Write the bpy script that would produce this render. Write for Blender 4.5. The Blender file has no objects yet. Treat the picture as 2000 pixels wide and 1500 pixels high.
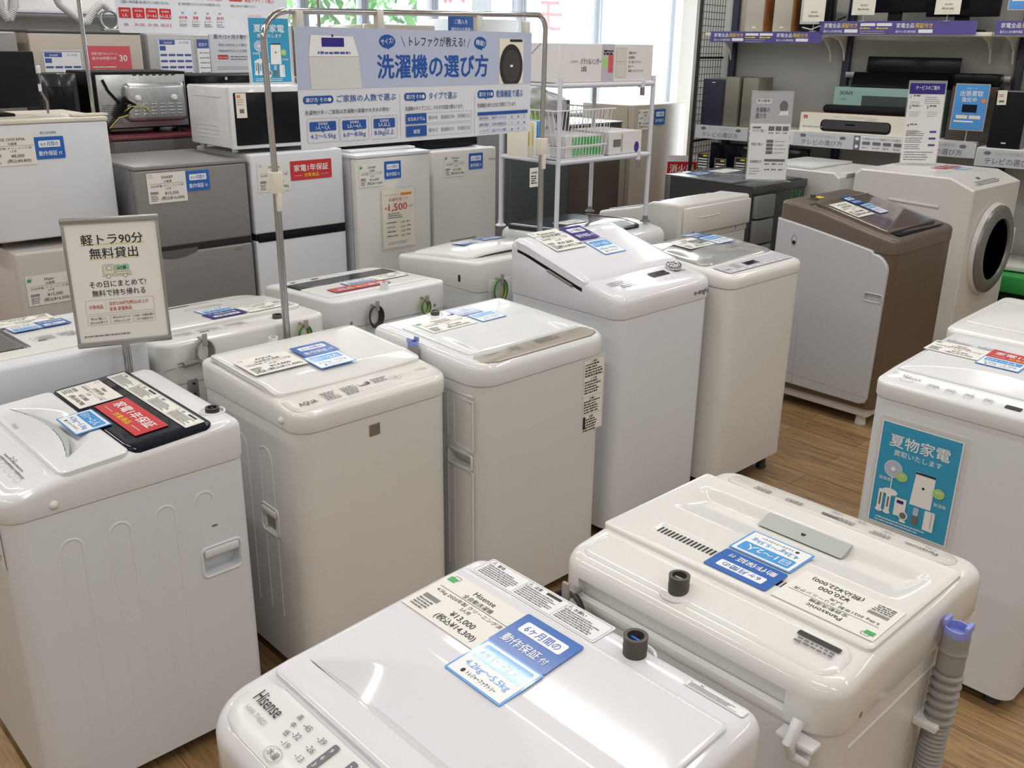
import bpy, bmesh, math, random
from mathutils import Matrix, Vector
random.seed(7)
PI = math.pi
SC = bpy.context.scene
COL = SC.collection

# ------------------------------------------------------------------ camera
F_PX = 1824.2
PITCH, ROLL, YAW = math.radians(19.993), math.radians(0.768), math.radians(43.67)
CAM_Z = 1.8
def cam_axes():
    cp, sp = math.cos(PITCH), math.sin(PITCH)
    fwd = Vector((0, cp, -sp)); right = Vector((1, 0, 0)); up = Vector((0, sp, cp))
    c, s = math.cos(ROLL), math.sin(ROLL)
    r2 = right * c + up * s
    u2 = right * -s + up * c
    m = Matrix.Rotation(-YAW, 3, 'Z')
    return m @ r2, m @ u2, m @ fwd
r_, u_, f_ = cam_axes()
cd = bpy.data.cameras.new('camera'); cam = bpy.data.objects.new('camera', cd); COL.objects.link(cam)
cd.sensor_width = 36.0; cd.lens = F_PX / 2000.0 * 36.0; cd.clip_start = 0.05; cd.clip_end = 200
M = Matrix((r_, u_, -f_)).transposed().to_4x4(); M.translation = Vector((0, 0, CAM_Z))
cam.matrix_world = M
SC.camera = cam

# ------------------------------------------------------------------ world, lights, exposure
SC.view_settings.view_transform = 'Standard'; SC.view_settings.look = 'None'
SC.view_settings.gamma = 1.0; SC.view_settings.use_curve_mapping = False
SC.view_settings.exposure = -0.78
w_ = bpy.data.worlds.new('sky'); w_.use_nodes = True; SC.world = w_
bg = w_.node_tree.nodes['Background']
bg.inputs[0].default_value = (0.86, 0.94, 1.0, 1); bg.inputs[1].default_value = 12.0
CEIL = 3.0
LIGHTS = []
for i, lx in enumerate((-1.5, 0.35, 2.2, 3.6, 6.0)):
    for j, ly in enumerate((-1.3, 0.5, 2.3, 4.1, 5.6)):
        if lx > 5 and ly > 5 or lx < 0 and ly > 5: continue
        l = bpy.data.lights.new('tube_light', 'AREA'); l.shape = 'RECTANGLE'; l.size = 0.07; l.size_y = 1.24
        l.energy = 18.0; l.color = (1.0, 0.985, 0.955)
        o = bpy.data.objects.new('tube_light', l); COL.objects.link(o); o.location = (lx, ly, CEIL - 0.075)
        LIGHTS.append((lx, ly))

# ------------------------------------------------------------------ materials
MATS = {}
def mat(name, col=(0.8, 0.8, 0.8), rough=0.5, metal=0.0, coat=0.0, spec=0.5, noise=None, alpha=None, bump=None):
    if name in MATS: return MATS[name]
    m = bpy.data.materials.new(name); m.use_nodes = True
    nt = m.node_tree; b = nt.nodes['Principled BSDF']
    b.inputs['Base Color'].default_value = (*col, 1); b.inputs['Roughness'].default_value = rough
    b.inputs['Metallic'].default_value = metal; b.inputs['Coat Weight'].default_value = coat
    b.inputs['Coat Roughness'].default_value = 0.05
    b.inputs['Specular IOR Level'].default_value = spec
    if noise:
        amp, scale = noise
        tc = nt.nodes.new('ShaderNodeTexCoord'); n = nt.nodes.new('ShaderNodeTexNoise'); n.inputs['Scale'].default_value = scale
        n.inputs['Detail'].default_value = 4
        r = nt.nodes.new('ShaderNodeValToRGB')
        r.color_ramp.elements[0].position = 0.35; r.color_ramp.elements[1].position = 0.65
        r.color_ramp.elements[0].color = (*[max(0, c * (1 - amp)) for c in col], 1)
        r.color_ramp.elements[1].color = (*[min(1, c * (1 + amp)) for c in col], 1)
        nt.links.new(tc.outputs['Object'], n.inputs['Vector']); nt.links.new(n.outputs['Fac'], r.inputs['Fac'])
        nt.links.new(r.outputs['Color'], b.inputs['Base Color'])
    if bump:
        st, scale = bump
        tc = nt.nodes.new('ShaderNodeTexCoord'); n = nt.nodes.new('ShaderNodeTexNoise'); n.inputs['Scale'].default_value = scale
        bp = nt.nodes.new('ShaderNodeBump'); bp.inputs['Strength'].default_value = st; bp.inputs['Distance'].default_value = 0.002
        nt.links.new(tc.outputs['Object'], n.inputs['Vector']); nt.links.new(n.outputs['Fac'], bp.inputs['Height'])
        nt.links.new(bp.outputs['Normal'], b.inputs['Normal'])
    if alpha is not None:
        tr = nt.nodes.new('ShaderNodeBsdfTransparent'); mx = nt.nodes.new('ShaderNodeMixShader')
        mx.inputs[0].default_value = alpha
        out = nt.nodes['Material Output']
        nt.links.new(tr.outputs[0], mx.inputs[1]); nt.links.new(b.outputs[0], mx.inputs[2]); nt.links.new(mx.outputs[0], out.inputs[0])
    MATS[name] = m
    return m
def M_(n): return MATS[n]
# enamel and plastic of the machines
mat('enamel_cool', (0.71, 0.735, 0.775), 0.32, noise=(0.012, 3)); mat('enamel_warm', (0.71, 0.70, 0.67), 0.32, noise=(0.012, 3))
mat('enamel_grey', (0.66, 0.67, 0.66), 0.36); mat('gloss_white', (0.76, 0.775, 0.79), 0.10)
mat('gloss_warm', (0.765, 0.76, 0.735), 0.11); mat('gloss_lilac', (0.75, 0.75, 0.79), 0.09)
mat('satin_white', (0.75, 0.755, 0.76), 0.28); mat('cream', (0.70, 0.66, 0.56), 0.4)
mat('champagne', (0.44, 0.395, 0.34), 0.3, metal=0.35); mat('pale_panel', (0.64, 0.62, 0.58), 0.3)
mat('brown', (0.17, 0.135, 0.11), 0.34, metal=0.3, noise=(0.03, 20)); mat('brown_gloss', (0.13, 0.10, 0.085), 0.08, coat=0.6)
mat('brown_front', (0.15, 0.11, 0.08), 0.3, metal=0.35)
mat('silver_panel', (0.56, 0.57, 0.60), 0.34, metal=0.15); mat('scoop', (0.70, 0.71, 0.76), 0.25)
mat('navy_gloss', (0.007, 0.009, 0.02), 0.08, spec=0.35); mat('smoke', (0.30, 0.31, 0.31), 0.08, coat=0.6, noise=(0.12, 6))
mat('smoke_dark', (0.03, 0.032, 0.038), 0.12, spec=0.4); mat('dark', (0.012, 0.012, 0.014), 0.5); mat('hole', (0.006, 0.006, 0.006), 0.7)
mat('rubber', (0.035, 0.033, 0.03), 0.5); mat('rubber_brown', (0.07, 0.06, 0.05), 0.45); mat('foot_grey', (0.16, 0.14, 0.12), 0.6)
mat('hose_grey', (0.30, 0.29, 0.27), 0.5); mat('clip_blue', (0.28, 0.33, 0.75), 0.4); mat('tap_blue', (0.01, 0.08, 0.42), 0.35)
mat('chrome', (0.55, 0.55, 0.56), 0.12, metal=1.0); mat('steel_pole', (0.42, 0.42, 0.42), 0.25, metal=1.0)
mat('galv', (0.48, 0.49, 0.49), 0.28, metal=0.85, noise=(0.08, 40)); mat('zinc', (0.4, 0.4, 0.4), 0.35, metal=0.9)
mat('glass_clear', (0.95, 0.97, 0.97), 0.03, alpha=0.10); mat('acrylic', (0.86, 0.9, 0.88), 0.05, alpha=0.22)
mat('film', (0.9, 0.9, 0.9), 0.12, alpha=0.35)
# paper and ink
mat('paper', (0.80, 0.79, 0.74), 0.5); mat('paper_cool', (0.80, 0.815, 0.84), 0.35); mat('ink', (0.02, 0.02, 0.022), 0.5)
mat('ink_soft', (0.16, 0.16, 0.16), 0.5); mat('ink_mid', (0.38, 0.38, 0.38), 0.5); mat('ink_red', (0.50, 0.02, 0.03), 0.4)
mat('red', (0.58, 0.025, 0.035), 0.25, coat=0.3); mat('yellow', (0.85, 0.62, 0.03), 0.4); mat('blue', (0.008, 0.12, 0.48), 0.2, coat=0.3)
mat('deep_blue', (0.025, 0.02, 0.24), 0.2, coat=0.3); mat('cyan', (0.06, 0.33, 0.74), 0.22, coat=0.3); mat('cyan_border', (0.08, 0.32, 0.74), 0.22, coat=0.3)
mat('white_ink', (0.84, 0.85, 0.86), 0.3); mat('banner_blue', (0.010, 0.085, 0.36), 0.4); mat('banner_lilac', (0.47, 0.53, 0.70), 0.35)
mat('banner_white', (0.70, 0.73, 0.79), 0.35); mat('poster_blue', (0.035, 0.33, 0.56), 0.35); mat('lime', (0.38, 0.62, 0.20), 0.5)
mat('green', (0.05, 0.42, 0.10), 0.4); mat('grey_ink', (0.16, 0.16, 0.18), 0.4); mat('lilac_grey', (0.50, 0.49, 0.54), 0.4)
mat('violet', (0.095, 0.08, 0.30), 0.3); mat('orange', (0.8, 0.25, 0.04), 0.5); mat('tan_ink', (0.62, 0.55, 0.42), 0.5)
mat('yellow_soft', (0.70, 0.64, 0.30), 0.5); mat('truck_cream', (0.72, 0.70, 0.52), 0.5); mat('truck_green', (0.30, 0.55, 0.36), 0.5)
mat('sheet_blue', (0.06, 0.10, 0.36), 0.4); mat('pink', (0.62, 0.10, 0.12), 0.4)
# room, goods
mat('wall_paint', (0.80, 0.79, 0.76), 0.7, bump=(0.15, 200)); mat('wall_grey', (0.46, 0.46, 0.43), 0.75, bump=(0.2, 160)); mat('ceiling_paint', (0.86, 0.86, 0.85), 0.8)
mat('alu', (0.30, 0.32, 0.35), 0.5); mat('rack_white', (0.64, 0.65, 0.72), 0.35); mat('wire_white', (0.78, 0.79, 0.80), 0.35)
mat('navy_post', (0.012, 0.014, 0.04), 0.4); mat('black_wire', (0.015, 0.015, 0.015), 0.45); mat('black_body', (0.010, 0.010, 0.012), 0.6, spec=0.15)
mat('black_gloss', (0.006, 0.007, 0.010), 0.2, spec=0.2); mat('navy_grille', (0.014, 0.018, 0.04), 0.7); mat('speaker_cloth', (0.42, 0.39, 0.34), 0.9)
mat('wood_orange', (0.40, 0.17, 0.055), 0.4, noise=(0.2, 8)); mat('speaker_wood', (0.20, 0.185, 0.15), 0.3, noise=(0.08, 10))
mat('card_white', (0.74, 0.72, 0.72), 0.6); mat('card_cream', (0.80, 0.77, 0.66), 0.45); mat('card_mint', (0.42, 0.66, 0.64), 0.4)
mat('card_tan', (0.50, 0.33, 0.24), 0.6); mat('fridge_grey', (0.27, 0.26, 0.25), 0.38, metal=0.25, noise=(0.03, 30)); mat('fridge_slate', (0.13, 0.13, 0.125), 0.35, metal=0.3)
mat('fridge_teal', (0.085, 0.105, 0.11), 0.3, metal=0.2); mat('fridge_brown', (0.09, 0.07, 0.06), 0.3); mat('fridge_beige', (0.47, 0.42, 0.34), 0.35)
mat('fridge_champ', (0.48, 0.43, 0.37), 0.35, metal=0.2); mat('fridge_side', (0.20, 0.20, 0.21), 0.5); mat('maroon', (0.12, 0.02, 0.03), 0.3)
mat('drum_graphite', (0.05, 0.05, 0.052), 0.3); mat('drum_top', (0.16, 0.18, 0.20), 0.15, coat=0.4); mat('door_ring', (0.22, 0.22, 0.22), 0.35, metal=0.4)
mat('door_glass', (0.012, 0.010, 0.009), 0.05, spec=0.5)
mat('champ_light', (0.56, 0.53, 0.50), 0.3, metal=0.1); mat('fridge_silver', (0.42, 0.42, 0.42), 0.4, metal=0.3); mat('grip_grey', (0.42, 0.45, 0.43), 0.4); mat('rail_pale', (0.58, 0.60, 0.64), 0.4); mat('plastic_grey', (0.17, 0.175, 0.17), 0.5); mat('poly_bag', (0.75, 0.76, 0.77), 0.15, alpha=0.55)
mat('cable_green', (0.02, 0.20, 0.05), 0.4); mat('cable_yellow', (0.55, 0.50, 0.10), 0.4); mat('cable_grey', (0.22, 0.21, 0.20), 0.4)
mat('leaf', (0.06, 0.22, 0.03), 0.7, noise=(0.4, 9)); mat('road', (0.10, 0.105, 0.12), 0.9, noise=(0.06, 3)); mat('house_blue', (0.42, 0.52, 0.62), 0.7)
mat('flag_cloth', (0.86, 0.84, 0.85), 0.8); mat('duct', (0.52, 0.52, 0.53), 0.5); mat('bark', (0.15, 0.10, 0.07), 0.8); mat('pale_box', (0.62, 0.56, 0.44), 0.6)
mat('metal_plate', (0.33, 0.31, 0.28), 0.3, metal=0.8); mat('window_smoke', (0.05, 0.05, 0.05), 0.1, coat=0.5)
def floor_mat():
    m = bpy.data.materials.new('oak_vinyl'); m.use_nodes = True; nt = m.node_tree; b = nt.nodes['Principled BSDF']
    tc = nt.nodes.new('ShaderNodeTexCoord'); mp = nt.nodes.new('ShaderNodeMapping'); mp.inputs['Rotation'].default_value = (0, 0, PI / 2)
    br = nt.nodes.new('ShaderNodeTexBrick'); br.inputs['Scale'].default_value = 1.0
    br.inputs['Brick Width'].default_value = 0.92; br.inputs['Row Height'].default_value = 0.15; br.inputs['Mortar Size'].default_value = 0.0012
    br.inputs['Color1'].default_value = (0.42, 0.275, 0.14, 1); br.inputs['Color2'].default_value = (0.32, 0.20, 0.095, 1); br.inputs['Mortar'].default_value = (0.10, 0.06, 0.03, 1)
    br.offset = 0.37
    mp2 = nt.nodes.new('ShaderNodeMapping'); mp2.inputs['Scale'].default_value = (22, 1.6, 1)
    n = nt.nodes.new('ShaderNodeTexNoise'); n.inputs['Scale'].default_value = 3.0; n.inputs['Detail'].default_value = 8; n.inputs['Distortion'].default_value = 1.2
    r = nt.nodes.new('ShaderNodeValToRGB'); r.color_ramp.elements[0].position = 0.3; r.color_ramp.elements[0].color = (0.55, 0.52, 0.5, 1); r.color_ramp.elements[1].position = 0.7; r.color_ramp.elements[1].color = (1.15, 1.12, 1.05, 1)
    mx = nt.nodes.new('ShaderNodeMix'); mx.data_type = 'RGBA'; mx.blend_type = 'MULTIPLY'; mx.inputs[0].default_value = 1.0
    L = nt.links.new
    L(tc.outputs['Object'], mp.inputs[0]); L(mp.outputs[0], br.inputs[0]); L(tc.outputs['Object'], mp2.inputs[0]); L(mp2.outputs[0], n.inputs[0])
    L(n.outputs['Fac'], r.inputs[0]); L(br.outputs['Color'], mx.inputs[6]); L(r.outputs[0], mx.inputs[7]); L(mx.outputs[2], b.inputs['Base Color'])
    b.inputs['Roughness'].default_value = 0.38
    MATS['floor'] = m
floor_mat()

# ------------------------------------------------------------------ mesh helpers
class MB:
    def __init__(s): s.v = []; s.f = []; s.m = []; s.sm = []; s.mats = []
    def mi(s, m):
        if m not in s.mats: s.mats.append(m)
        return s.mats.index(m)
    def add(s, vs, fs, m, smooth=False):
        b = len(s.v); s.v.extend([tuple(v) for v in vs]); k = s.mi(m)
        for f in fs: s.f.append([b + i for i in f]); s.m.append(k); s.sm.append(smooth)
        return s
    def box(s, x0, x1, y0, y1, z0, z1, m, bev=0.0, seg=2, mtx=None):
        if bev <= 0:
            vs = [(x, y, z) for z in (z0, z1) for y in (y0, y1) for x in (x0, x1)]
            fs = [(0, 2, 3, 1), (4, 5, 7, 6), (0, 1, 5, 4), (2, 6, 7, 3), (0, 4, 6, 2), (1, 3, 7, 5)]
            if mtx: vs = [mtx @ Vector(v) for v in vs]
            return s.add(vs, fs, m)
        bm = bmesh.new(); bmesh.ops.create_cube(bm, size=1)
        for v in bm.verts: v.co = Vector((x0 + (v.co.x + .5) * (x1 - x0), y0 + (v.co.y + .5) * (y1 - y0), z0 + (v.co.z + .5) * (z1 - z0)))
        bmesh.ops.bevel(bm, geom=bm.edges[:] , offset=min(bev, abs(x1 - x0) * .49, abs(y1 - y0) * .49, abs(z1 - z0) * .49), segments=seg, profile=0.5, affect='EDGES')
        bm.verts.index_update()
        vs = [v.co.copy() for v in bm.verts]
        if mtx: vs = [mtx @ v for v in vs]
        s.add(vs, [[v.index for v in f.verts] for f in bm.faces], m, True); bm.free(); return s
    def loft(s, rings, m, cap0=True, cap1=True, smooth=True, closed=True):
        n = len(rings[0]); vs = [p for r in rings for p in r]; fs = []
        for k in range(len(rings) - 1):
            for i in range(n if closed else n - 1):
                j = (i + 1) % n
                fs.append((k * n + i, k * n + j, (k + 1) * n + j, (k + 1) * n + i))
        s.add(vs, fs, m, smooth)
        b = len(s.v) - len(vs); km = s.mi(m)
        if cap0: s.f.append([b + i for i in range(n)][::-1]); s.m.append(km); s.sm.append(False)
        if cap1: s.f.append([b + (len(rings) - 1) * n + i for i in range(n)]); s.m.append(km); s.sm.append(False)
        return s
    def tube(s, pts, r, m, n=10, closed=False):
        pts = [Vector(p) for p in pts]; rings = []
        N = len(pts); up = None
        for i, p in enumerate(pts):
            a = pts[(i - 1) % N] if (closed or i > 0) else p; b = pts[(i + 1) % N] if (closed or i < N - 1) else p
            t = (b - a).normalized()
            if up is None:
                up = Vector((0, 0, 1)) if abs(t.z) < 0.9 else Vector((1, 0, 0))
            sd = t.cross(up)
            if sd.length < 1e-5: sd = t.cross(Vector((0, 1, 0)))
            sd.normalize(); up = sd.cross(t).normalized()
            rr_ = r[i] if isinstance(r, (list, tuple)) else r
            rings.append([p + (sd * math.cos(2 * PI * k / n) + up * math.sin(2 * PI * k / n)) * rr_ for k in range(n)])
        if closed:
            rings.append(rings[0]); return s.loft(rings, m, False, False)
        return s.loft(rings, m)
    def cyl(s, c, r, z0, z1, m, n=24, r1=None, ax='z'):
        r1 = r if r1 is None else r1
        rings = []
        for (rad, z) in ((r, z0), (r1, z1)):
            ring = []
            for k in range(n):
                a = 2 * PI * k / n; p, q = math.cos(a) * rad, math.sin(a) * rad
                if ax == 'z': ring.append((c[0] + p, c[1] + q, z))
                elif ax == 'y': ring.append((c[0] + q, z, c[1] + p))
                else: ring.append((z, c[0] + p, c[1] + q))
            rings.append(ring)
        return s.loft(rings, m)
    def lathe(s, prof, c, m, n=32, ax='z'):
        rings = []
        for rad, z in prof:
            ring = []
            for k in range(n):
                a = 2 * PI * k / n; p, q = math.cos(a) * rad, math.sin(a) * rad
                if ax == 'z': ring.append((c[0] + p, c[1] + q, c[2] + z))
                elif ax == 'y': ring.append((c[0] + q, c[1] + z, c[2] + p))
                else: ring.append((c[0] + z, c[1] + p, c[2] + q))
            rings.append(ring)
        return s.loft(rings, m)
    def mesh(s, name):
        me = bpy.data.meshes.new(name); me.from_pydata(s.v, [], s.f)
        for m in s.mats: me.materials.append(M_(m) if isinstance(m, str) else m)
        me.polygons.foreach_set('material_index', s.m); me.polygons.foreach_set('use_smooth', s.sm)
        me.update(); return me
    def build(s, name, parent=None, mtx=None, label=None, fix=True, sharp=40):
        me = s.mesh(name)
        if fix:
            bm = bmesh.new(); bm.from_mesh(me); bmesh.ops.recalc_face_normals(bm, faces=bm.faces); bm.to_mesh(me); bm.free()
        if any(s.sm):
            try: me.set_sharp_from_angle(angle=math.radians(sharp))
            except Exception: pass
        o = bpy.data.objects.new(name, me); COL.objects.link(o)
        if parent: o.parent = parent
        if mtx is not None: o.matrix_local = mtx
        if label: o['label'] = label
        return o
def thing(name, label, cat, loc=(0, 0, 0), rz=0, group=None):
    o = bpy.data.objects.new(name, None); COL.objects.link(o); o.location = loc; o.rotation_euler = (0, 0, rz)
    o.empty_display_size = 0.1
    o['label'] = label; o['category'] = cat
    if group: o['group'] = group
    return o
def tag(o, label, cat, group=None):
    o['label'] = label; o['category'] = cat
    if group: o['group'] = group
    return o
def struct(o): o['kind'] = 'structure'; return o
def rr(w, d, r, ns=6, nc=6):
    """rounded rectangle, r = one radius or (front-left, front-right, rear-right, rear-left)"""
    if not isinstance(r, (tuple, list)): r = (r,) * 4
    hw, hd = w / 2, d / 2; P = []
    corners = [(-hw, -hd, 0, PI), (hw, -hd, 1, 1.5 * PI), (hw, hd, 2, 0), (-hw, hd, 3, .5 * PI)]
    for k, (cx, cy, i, a0) in enumerate(corners):
        ra = max(r[i], 1e-4); sx = 1 if cx < 0 else -1; sy = 1 if cy < 0 else -1
        ox, oy = cx + sx * ra, cy + sy * ra
        for t in range(nc + 1):
            a = a0 + (PI / 2) * t / nc
            P.append((ox + ra * math.cos(a), oy + ra * math.sin(a)))
        nx, ny, ni, na = corners[(k + 1) % 4]; rb = max(r[ni], 1e-4)
        sx2 = 1 if nx < 0 else -1; sy2 = 1 if ny < 0 else -1
        bx, by = nx + sx2 * rb + rb * math.cos(na), ny + sy2 * rb + rb * math.sin(na)
        ax, ay = P[-1]
        for t in range(1, ns): P.append((ax + (bx - ax) * t / ns, ay + (by - ay) * t / ns))
    return P
def prof_fn(prof):
    def f(y):
        if y <= prof[0][0]: return prof[0][1]
        for (a, za), (b, zb) in zip(prof, prof[1:]):
            if y <= b: return za + (zb - za) * (y - a) / (b - a)
        return prof[-1][1]
    return f
def frame(o, xd, yd):
    x = Vector(xd).normalized(); y = Vector(yd); y = (y - x * y.dot(x)).normalized(); z = x.cross(y)
    m = Matrix((x, y, z)).transposed().to_4x4(); m.translation = Vector(o); return m
def cut(obj, cutter):
    """subtract a mesh (MB, in the object's local space) from obj, for good"""
    me = cutter.mesh('cut'); bm = bmesh.new(); bm.from_mesh(me); bmesh.ops.recalc_face_normals(bm, faces=bm.faces); bm.to_mesh(me); bm.free()
    c = bpy.data.objects.new('cut', me); COL.objects.link(c)
    t = bpy.data.objects.new('tmp', obj.data); COL.objects.link(t)
    md = t.modifiers.new('b', 'BOOLEAN'); md.object = c; md.operation = 'DIFFERENCE'; md.solver = 'EXACT'
    dg = bpy.context.evaluated_depsgraph_get(); dg.update()
    nm = bpy.data.meshes.new_from_object(t.evaluated_get(dg))
    if len(nm.polygons) > 6: obj.data = nm
    bpy.data.objects.remove(t); bpy.data.objects.remove(c)

# ------------------------------------------------------------------ printed boards, labels and signs
_tc = {}
def glyphs(s, bold):
    k = (s, bold)
    if k in _tc: return _tc[k]
    c = bpy.data.curves.new('t', 'FONT'); c.body = s; c.resolution_u = 2; c.size = 1.0
    o = bpy.data.objects.new('t', c); COL.objects.link(o)
    m = bpy.data.meshes.new_from_object(o)
    vs = [(v.co.x, v.co.y) for v in m.vertices]; fs = [list(p.vertices) for p in m.polygons]
    bpy.data.objects.remove(o); bpy.data.curves.remove(c); bpy.data.meshes.remove(m)
    if not vs: vs = [(0, 0)]
    if bold:
        n = len(vs); d = .011 * bold; base = list(vs); bf = list(fs); vs = []; fs = []
        for q, (ax, ay) in enumerate(((-d, 0), (d, 0), (0, d * .8), (0, -d * .8))):
            vs += [(a + ax, b + ay, q) for a, b in base]; fs += [[i + q * n for i in f] for f in bf]
    x0, x1 = min(v[0] for v in vs), max(v[0] for v in vs); y0, y1 = min(v[1] for v in vs), max(v[1] for v in vs)
    _tc[k] = (vs, fs, x0, x1, y0, y1); return _tc[k]
class Board:
    """flat printed sheet; x right, y up from the lower left corner, in metres"""
    def __init__(s, w, h, back='paper', t=0.0012, r=0.0, edge=None, step=0.00025):
        s.w, s.h, s.t, s.step = w, h, t, step; s.mb = MB(); s.n = 0; s.lock = False
        if back:
            P = [(x + w / 2, y + h / 2) for x, y in rr(w, h, max(r, 1e-4), 1, 4 if r > 0 else 1)]
            s.mb.loft([[(x, y, 0) for x, y in P], [(x, y, t) for x, y in P]], back, smooth=False)
    def z(s, l):
        if not s.lock: s.n += 1
        return s.t + s.step * l + 1.2e-5 * s.n
    def poly(s, pts, m, l=1): z = s.z(l); s.mb.add([(x, y, z) for x, y in pts], [list(range(len(pts)))], m); return s
    def rect(s, x, y, w, h, m, r=0.0, l=1):
        if r > 0: return s.poly([(a + x + w / 2, b + y + h / 2) for a, b in rr(w, h, min(r, w / 2, h / 2), 1, 4)], m, l)
        return s.poly([(x, y), (x + w, y), (x + w, y + h), (x, y + h)], m, l)
    def disc(s, cx, cy, rx, ry, m, l=1, n=28): return s.poly([(cx + rx * math.cos(2 * PI * k / n), cy + ry * math.sin(2 * PI * k / n)) for k in range(n)], m, l)
    def ring(s, cx, cy, rx, ry, t, m, l=1, n=28):
        z = s.z(l)
        a = [(cx + rx * math.cos(2 * PI * k / n), cy + ry * math.sin(2 * PI * k / n), z) for k in range(n)]
        b = [(cx + (rx - t) * math.cos(2 * PI * k / n), cy + (ry - t) * math.sin(2 * PI * k / n), z) for k in range(n)]
        s.mb.add(a + b, [(k, (k + 1) % n, n + (k + 1) % n, n + k) for k in range(n)], m); return s
    def frame(s, x, y, w, h, t, m, r=0.0, l=1):
        z = s.z(l)
        a = [(p + x + w / 2, q + y + h / 2, z) for p, q in rr(w, h, max(r, t + 1e-4), 1, 4)]
        b = [(p + x + w / 2, q + y + h / 2, z) for p, q in rr(w - 2 * t, h - 2 * t, max(r - t, 1e-4), 1, 4)]
        n = len(a); s.mb.add(a + b, [(k, (k + 1) % n, n + (k + 1) % n, n + k) for k in range(n)], m); return s
    def line(s, x0, y0, x1, y1, t, m, l=1):
        d = Vector((x1 - x0, y1 - y0)).normalized(); n = Vector((-d.y, d.x)) * t / 2
        return s.poly([(x0 - n.x, y0 - n.y), (x1 - n.x, y1 - n.y), (x1 + n.x, y1 + n.y), (x0 + n.x, y0 + n.y)], m, l)
    def text(s, t, x, y, h, m, w=None, bold=0, l=2, al='L', rot=0):
        """h = em height; w = total width to fit; (x, y) = left (or centre, al='C') of the baseline"""
        vs, fs, x0, x1, y0, y1 = glyphs(t, bold)
        sy = h; sx = (w / (x1 - x0)) if w else h
        wid = (x1 - x0) * sx; ox = x if al == 'L' else x - wid / 2
        Q = [v[2] if len(v) > 2 else 0 for v in vs]; P = [(ox + (v[0] - x0) * sx, y + v[1] * sy) for v in vs]
        if rot:
            c, q = math.cos(rot), math.sin(rot); P = [(x + (a - x) * c - (b - y) * q, y + (a - x) * q + (b - y) * c) for a, b in P]
        z = s.z(l); s.n += 4 if bold else 0; s.mb.add([(a, b, z + q * 1.2e-5) for (a, b), q in zip(P, Q)], fs, m); return s
    def lines(s, x, y, w, n, dy, h, m, l=2, ragged=0.3):
        """n rows of print too small to read"""
        s.z(0); s.lock = True
        for k in range(n):
            ww = w * (1 - ragged * random.random()); p = 0
            while p < ww:
                q = min(h * random.uniform(.6, 2.6), ww - p)
                s.rect(x + p, y - k * dy, q, h * random.uniform(.75, 1), m, l=l); p += q + h * .45
        s.lock = False
        return s
    def build(s, name, parent=None, mtx=None, label=None): return s.mb.build(name, parent, mtx, label, fix=False)
# ------------------------------------------------------------------ shop stickers
def b_price(w, h, maker, kind, price, tax, spec='2020年製 クリーニング済', green=True):
    b = Board(w, h, 'paper')
    b.text(maker, w * .52, h * .80, h * .14, 'ink', al='C', bold=.6); b.text(kind, w * .52, h * .67, h * .10, 'ink', al='C')
    b.rect(w * .06, h * .635, w * .90, h * .008, 'ink'); b.text(spec, w * .08, h * .53, h * .085, 'ink', w=w * .84)
    b.text('2人用', w * .52, h * .44, h * .08, 'ink', al='C')
    b.text(price, w * .60, h * .26, h * .15, 'ink', al='C', bold=.5); b.text(tax, w * .62, h * .10, h * .14, 'ink', al='C', bold=.5)
    for k in range(22): b.rect(w * (.06 + .009 * k), h * .30, w * .004, h * .09, 'ink')
    b.lines(w * .06, h * .24, w * .2, 4, h * .055, h * .03, 'ink_soft')
    if green: b.rect(w * .03, h * .80, w * .09, h * .10, 'green')
    b.frame(w * .06, h * .86, w * .08, h * .09, h * .008, 'ink_soft', r=h * .02)
    return b
def b_six(w, h, col='blue'):
    b = Board(w, h, col, r=.004)
    b.rect(w * .13, h * .53, w * .74, h * .30, 'white_ink', r=h * .05); b.text('6ヶ月間の', w * .5, h * .595, h * .22, col, w=w * .60, bold=1, al='C')
    b.text('動作保証', w * .10, h * .17, h * .24, 'white_ink', w=w * .63, bold=1); b.text('付', w * .77, h * .18, h * .17, 'white_ink', bold=1)
    return b
def b_capacity(w, h, who='1〜2人', kg='4.2kg〜5.5kg'):
    b = Board(w, h, 'cyan_border', r=.003); b.rect(w * .03, h * .04, w * .94, h * .92, 'white_ink'); b.rect(w * .08, h * .52, w * .84, h * .38, 'cyan', r=h * .05)
    b.frame(w * .13, h * .60, w * .14, h * .20, h * .015, 'white_ink', r=h * .02); b.text('目安', w * .20, h * .65, h * .11, 'white_ink', al='C')
    b.text(who, w * .58, h * .60, h * .26, 'white_ink', w=w * .5, bold=1, al='C')
    b.text(kg, w * .5, h * .30, h * .19, 'cyan', w=w * .76, bold=.8, al='C'); b.text('トレジャーファクトリー', w * .54, h * .13, h * .11, 'ink', w=w * .5, bold=1.2, al='C')
    b.disc(w * .22, h * .165, w * .03, h * .05, 'ink')
    return b
def b_red(w, h):
    b = Board(w, h, 'red', r=.003); b.text('家電1年保証', w * .5, h * .48, h * .38, 'white_ink', w=w * .84, bold=1.2, al='C')
    b.text('対象商品', w * .5, h * .16, h * .22, 'yellow', w=w * .36, bold=1, al='C'); b.rect(w * .08, h * .23, w * .19, h * .015, 'white_ink'); b.rect(w * .73, h * .23, w * .19, h * .015, 'white_ink')
    return b
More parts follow.
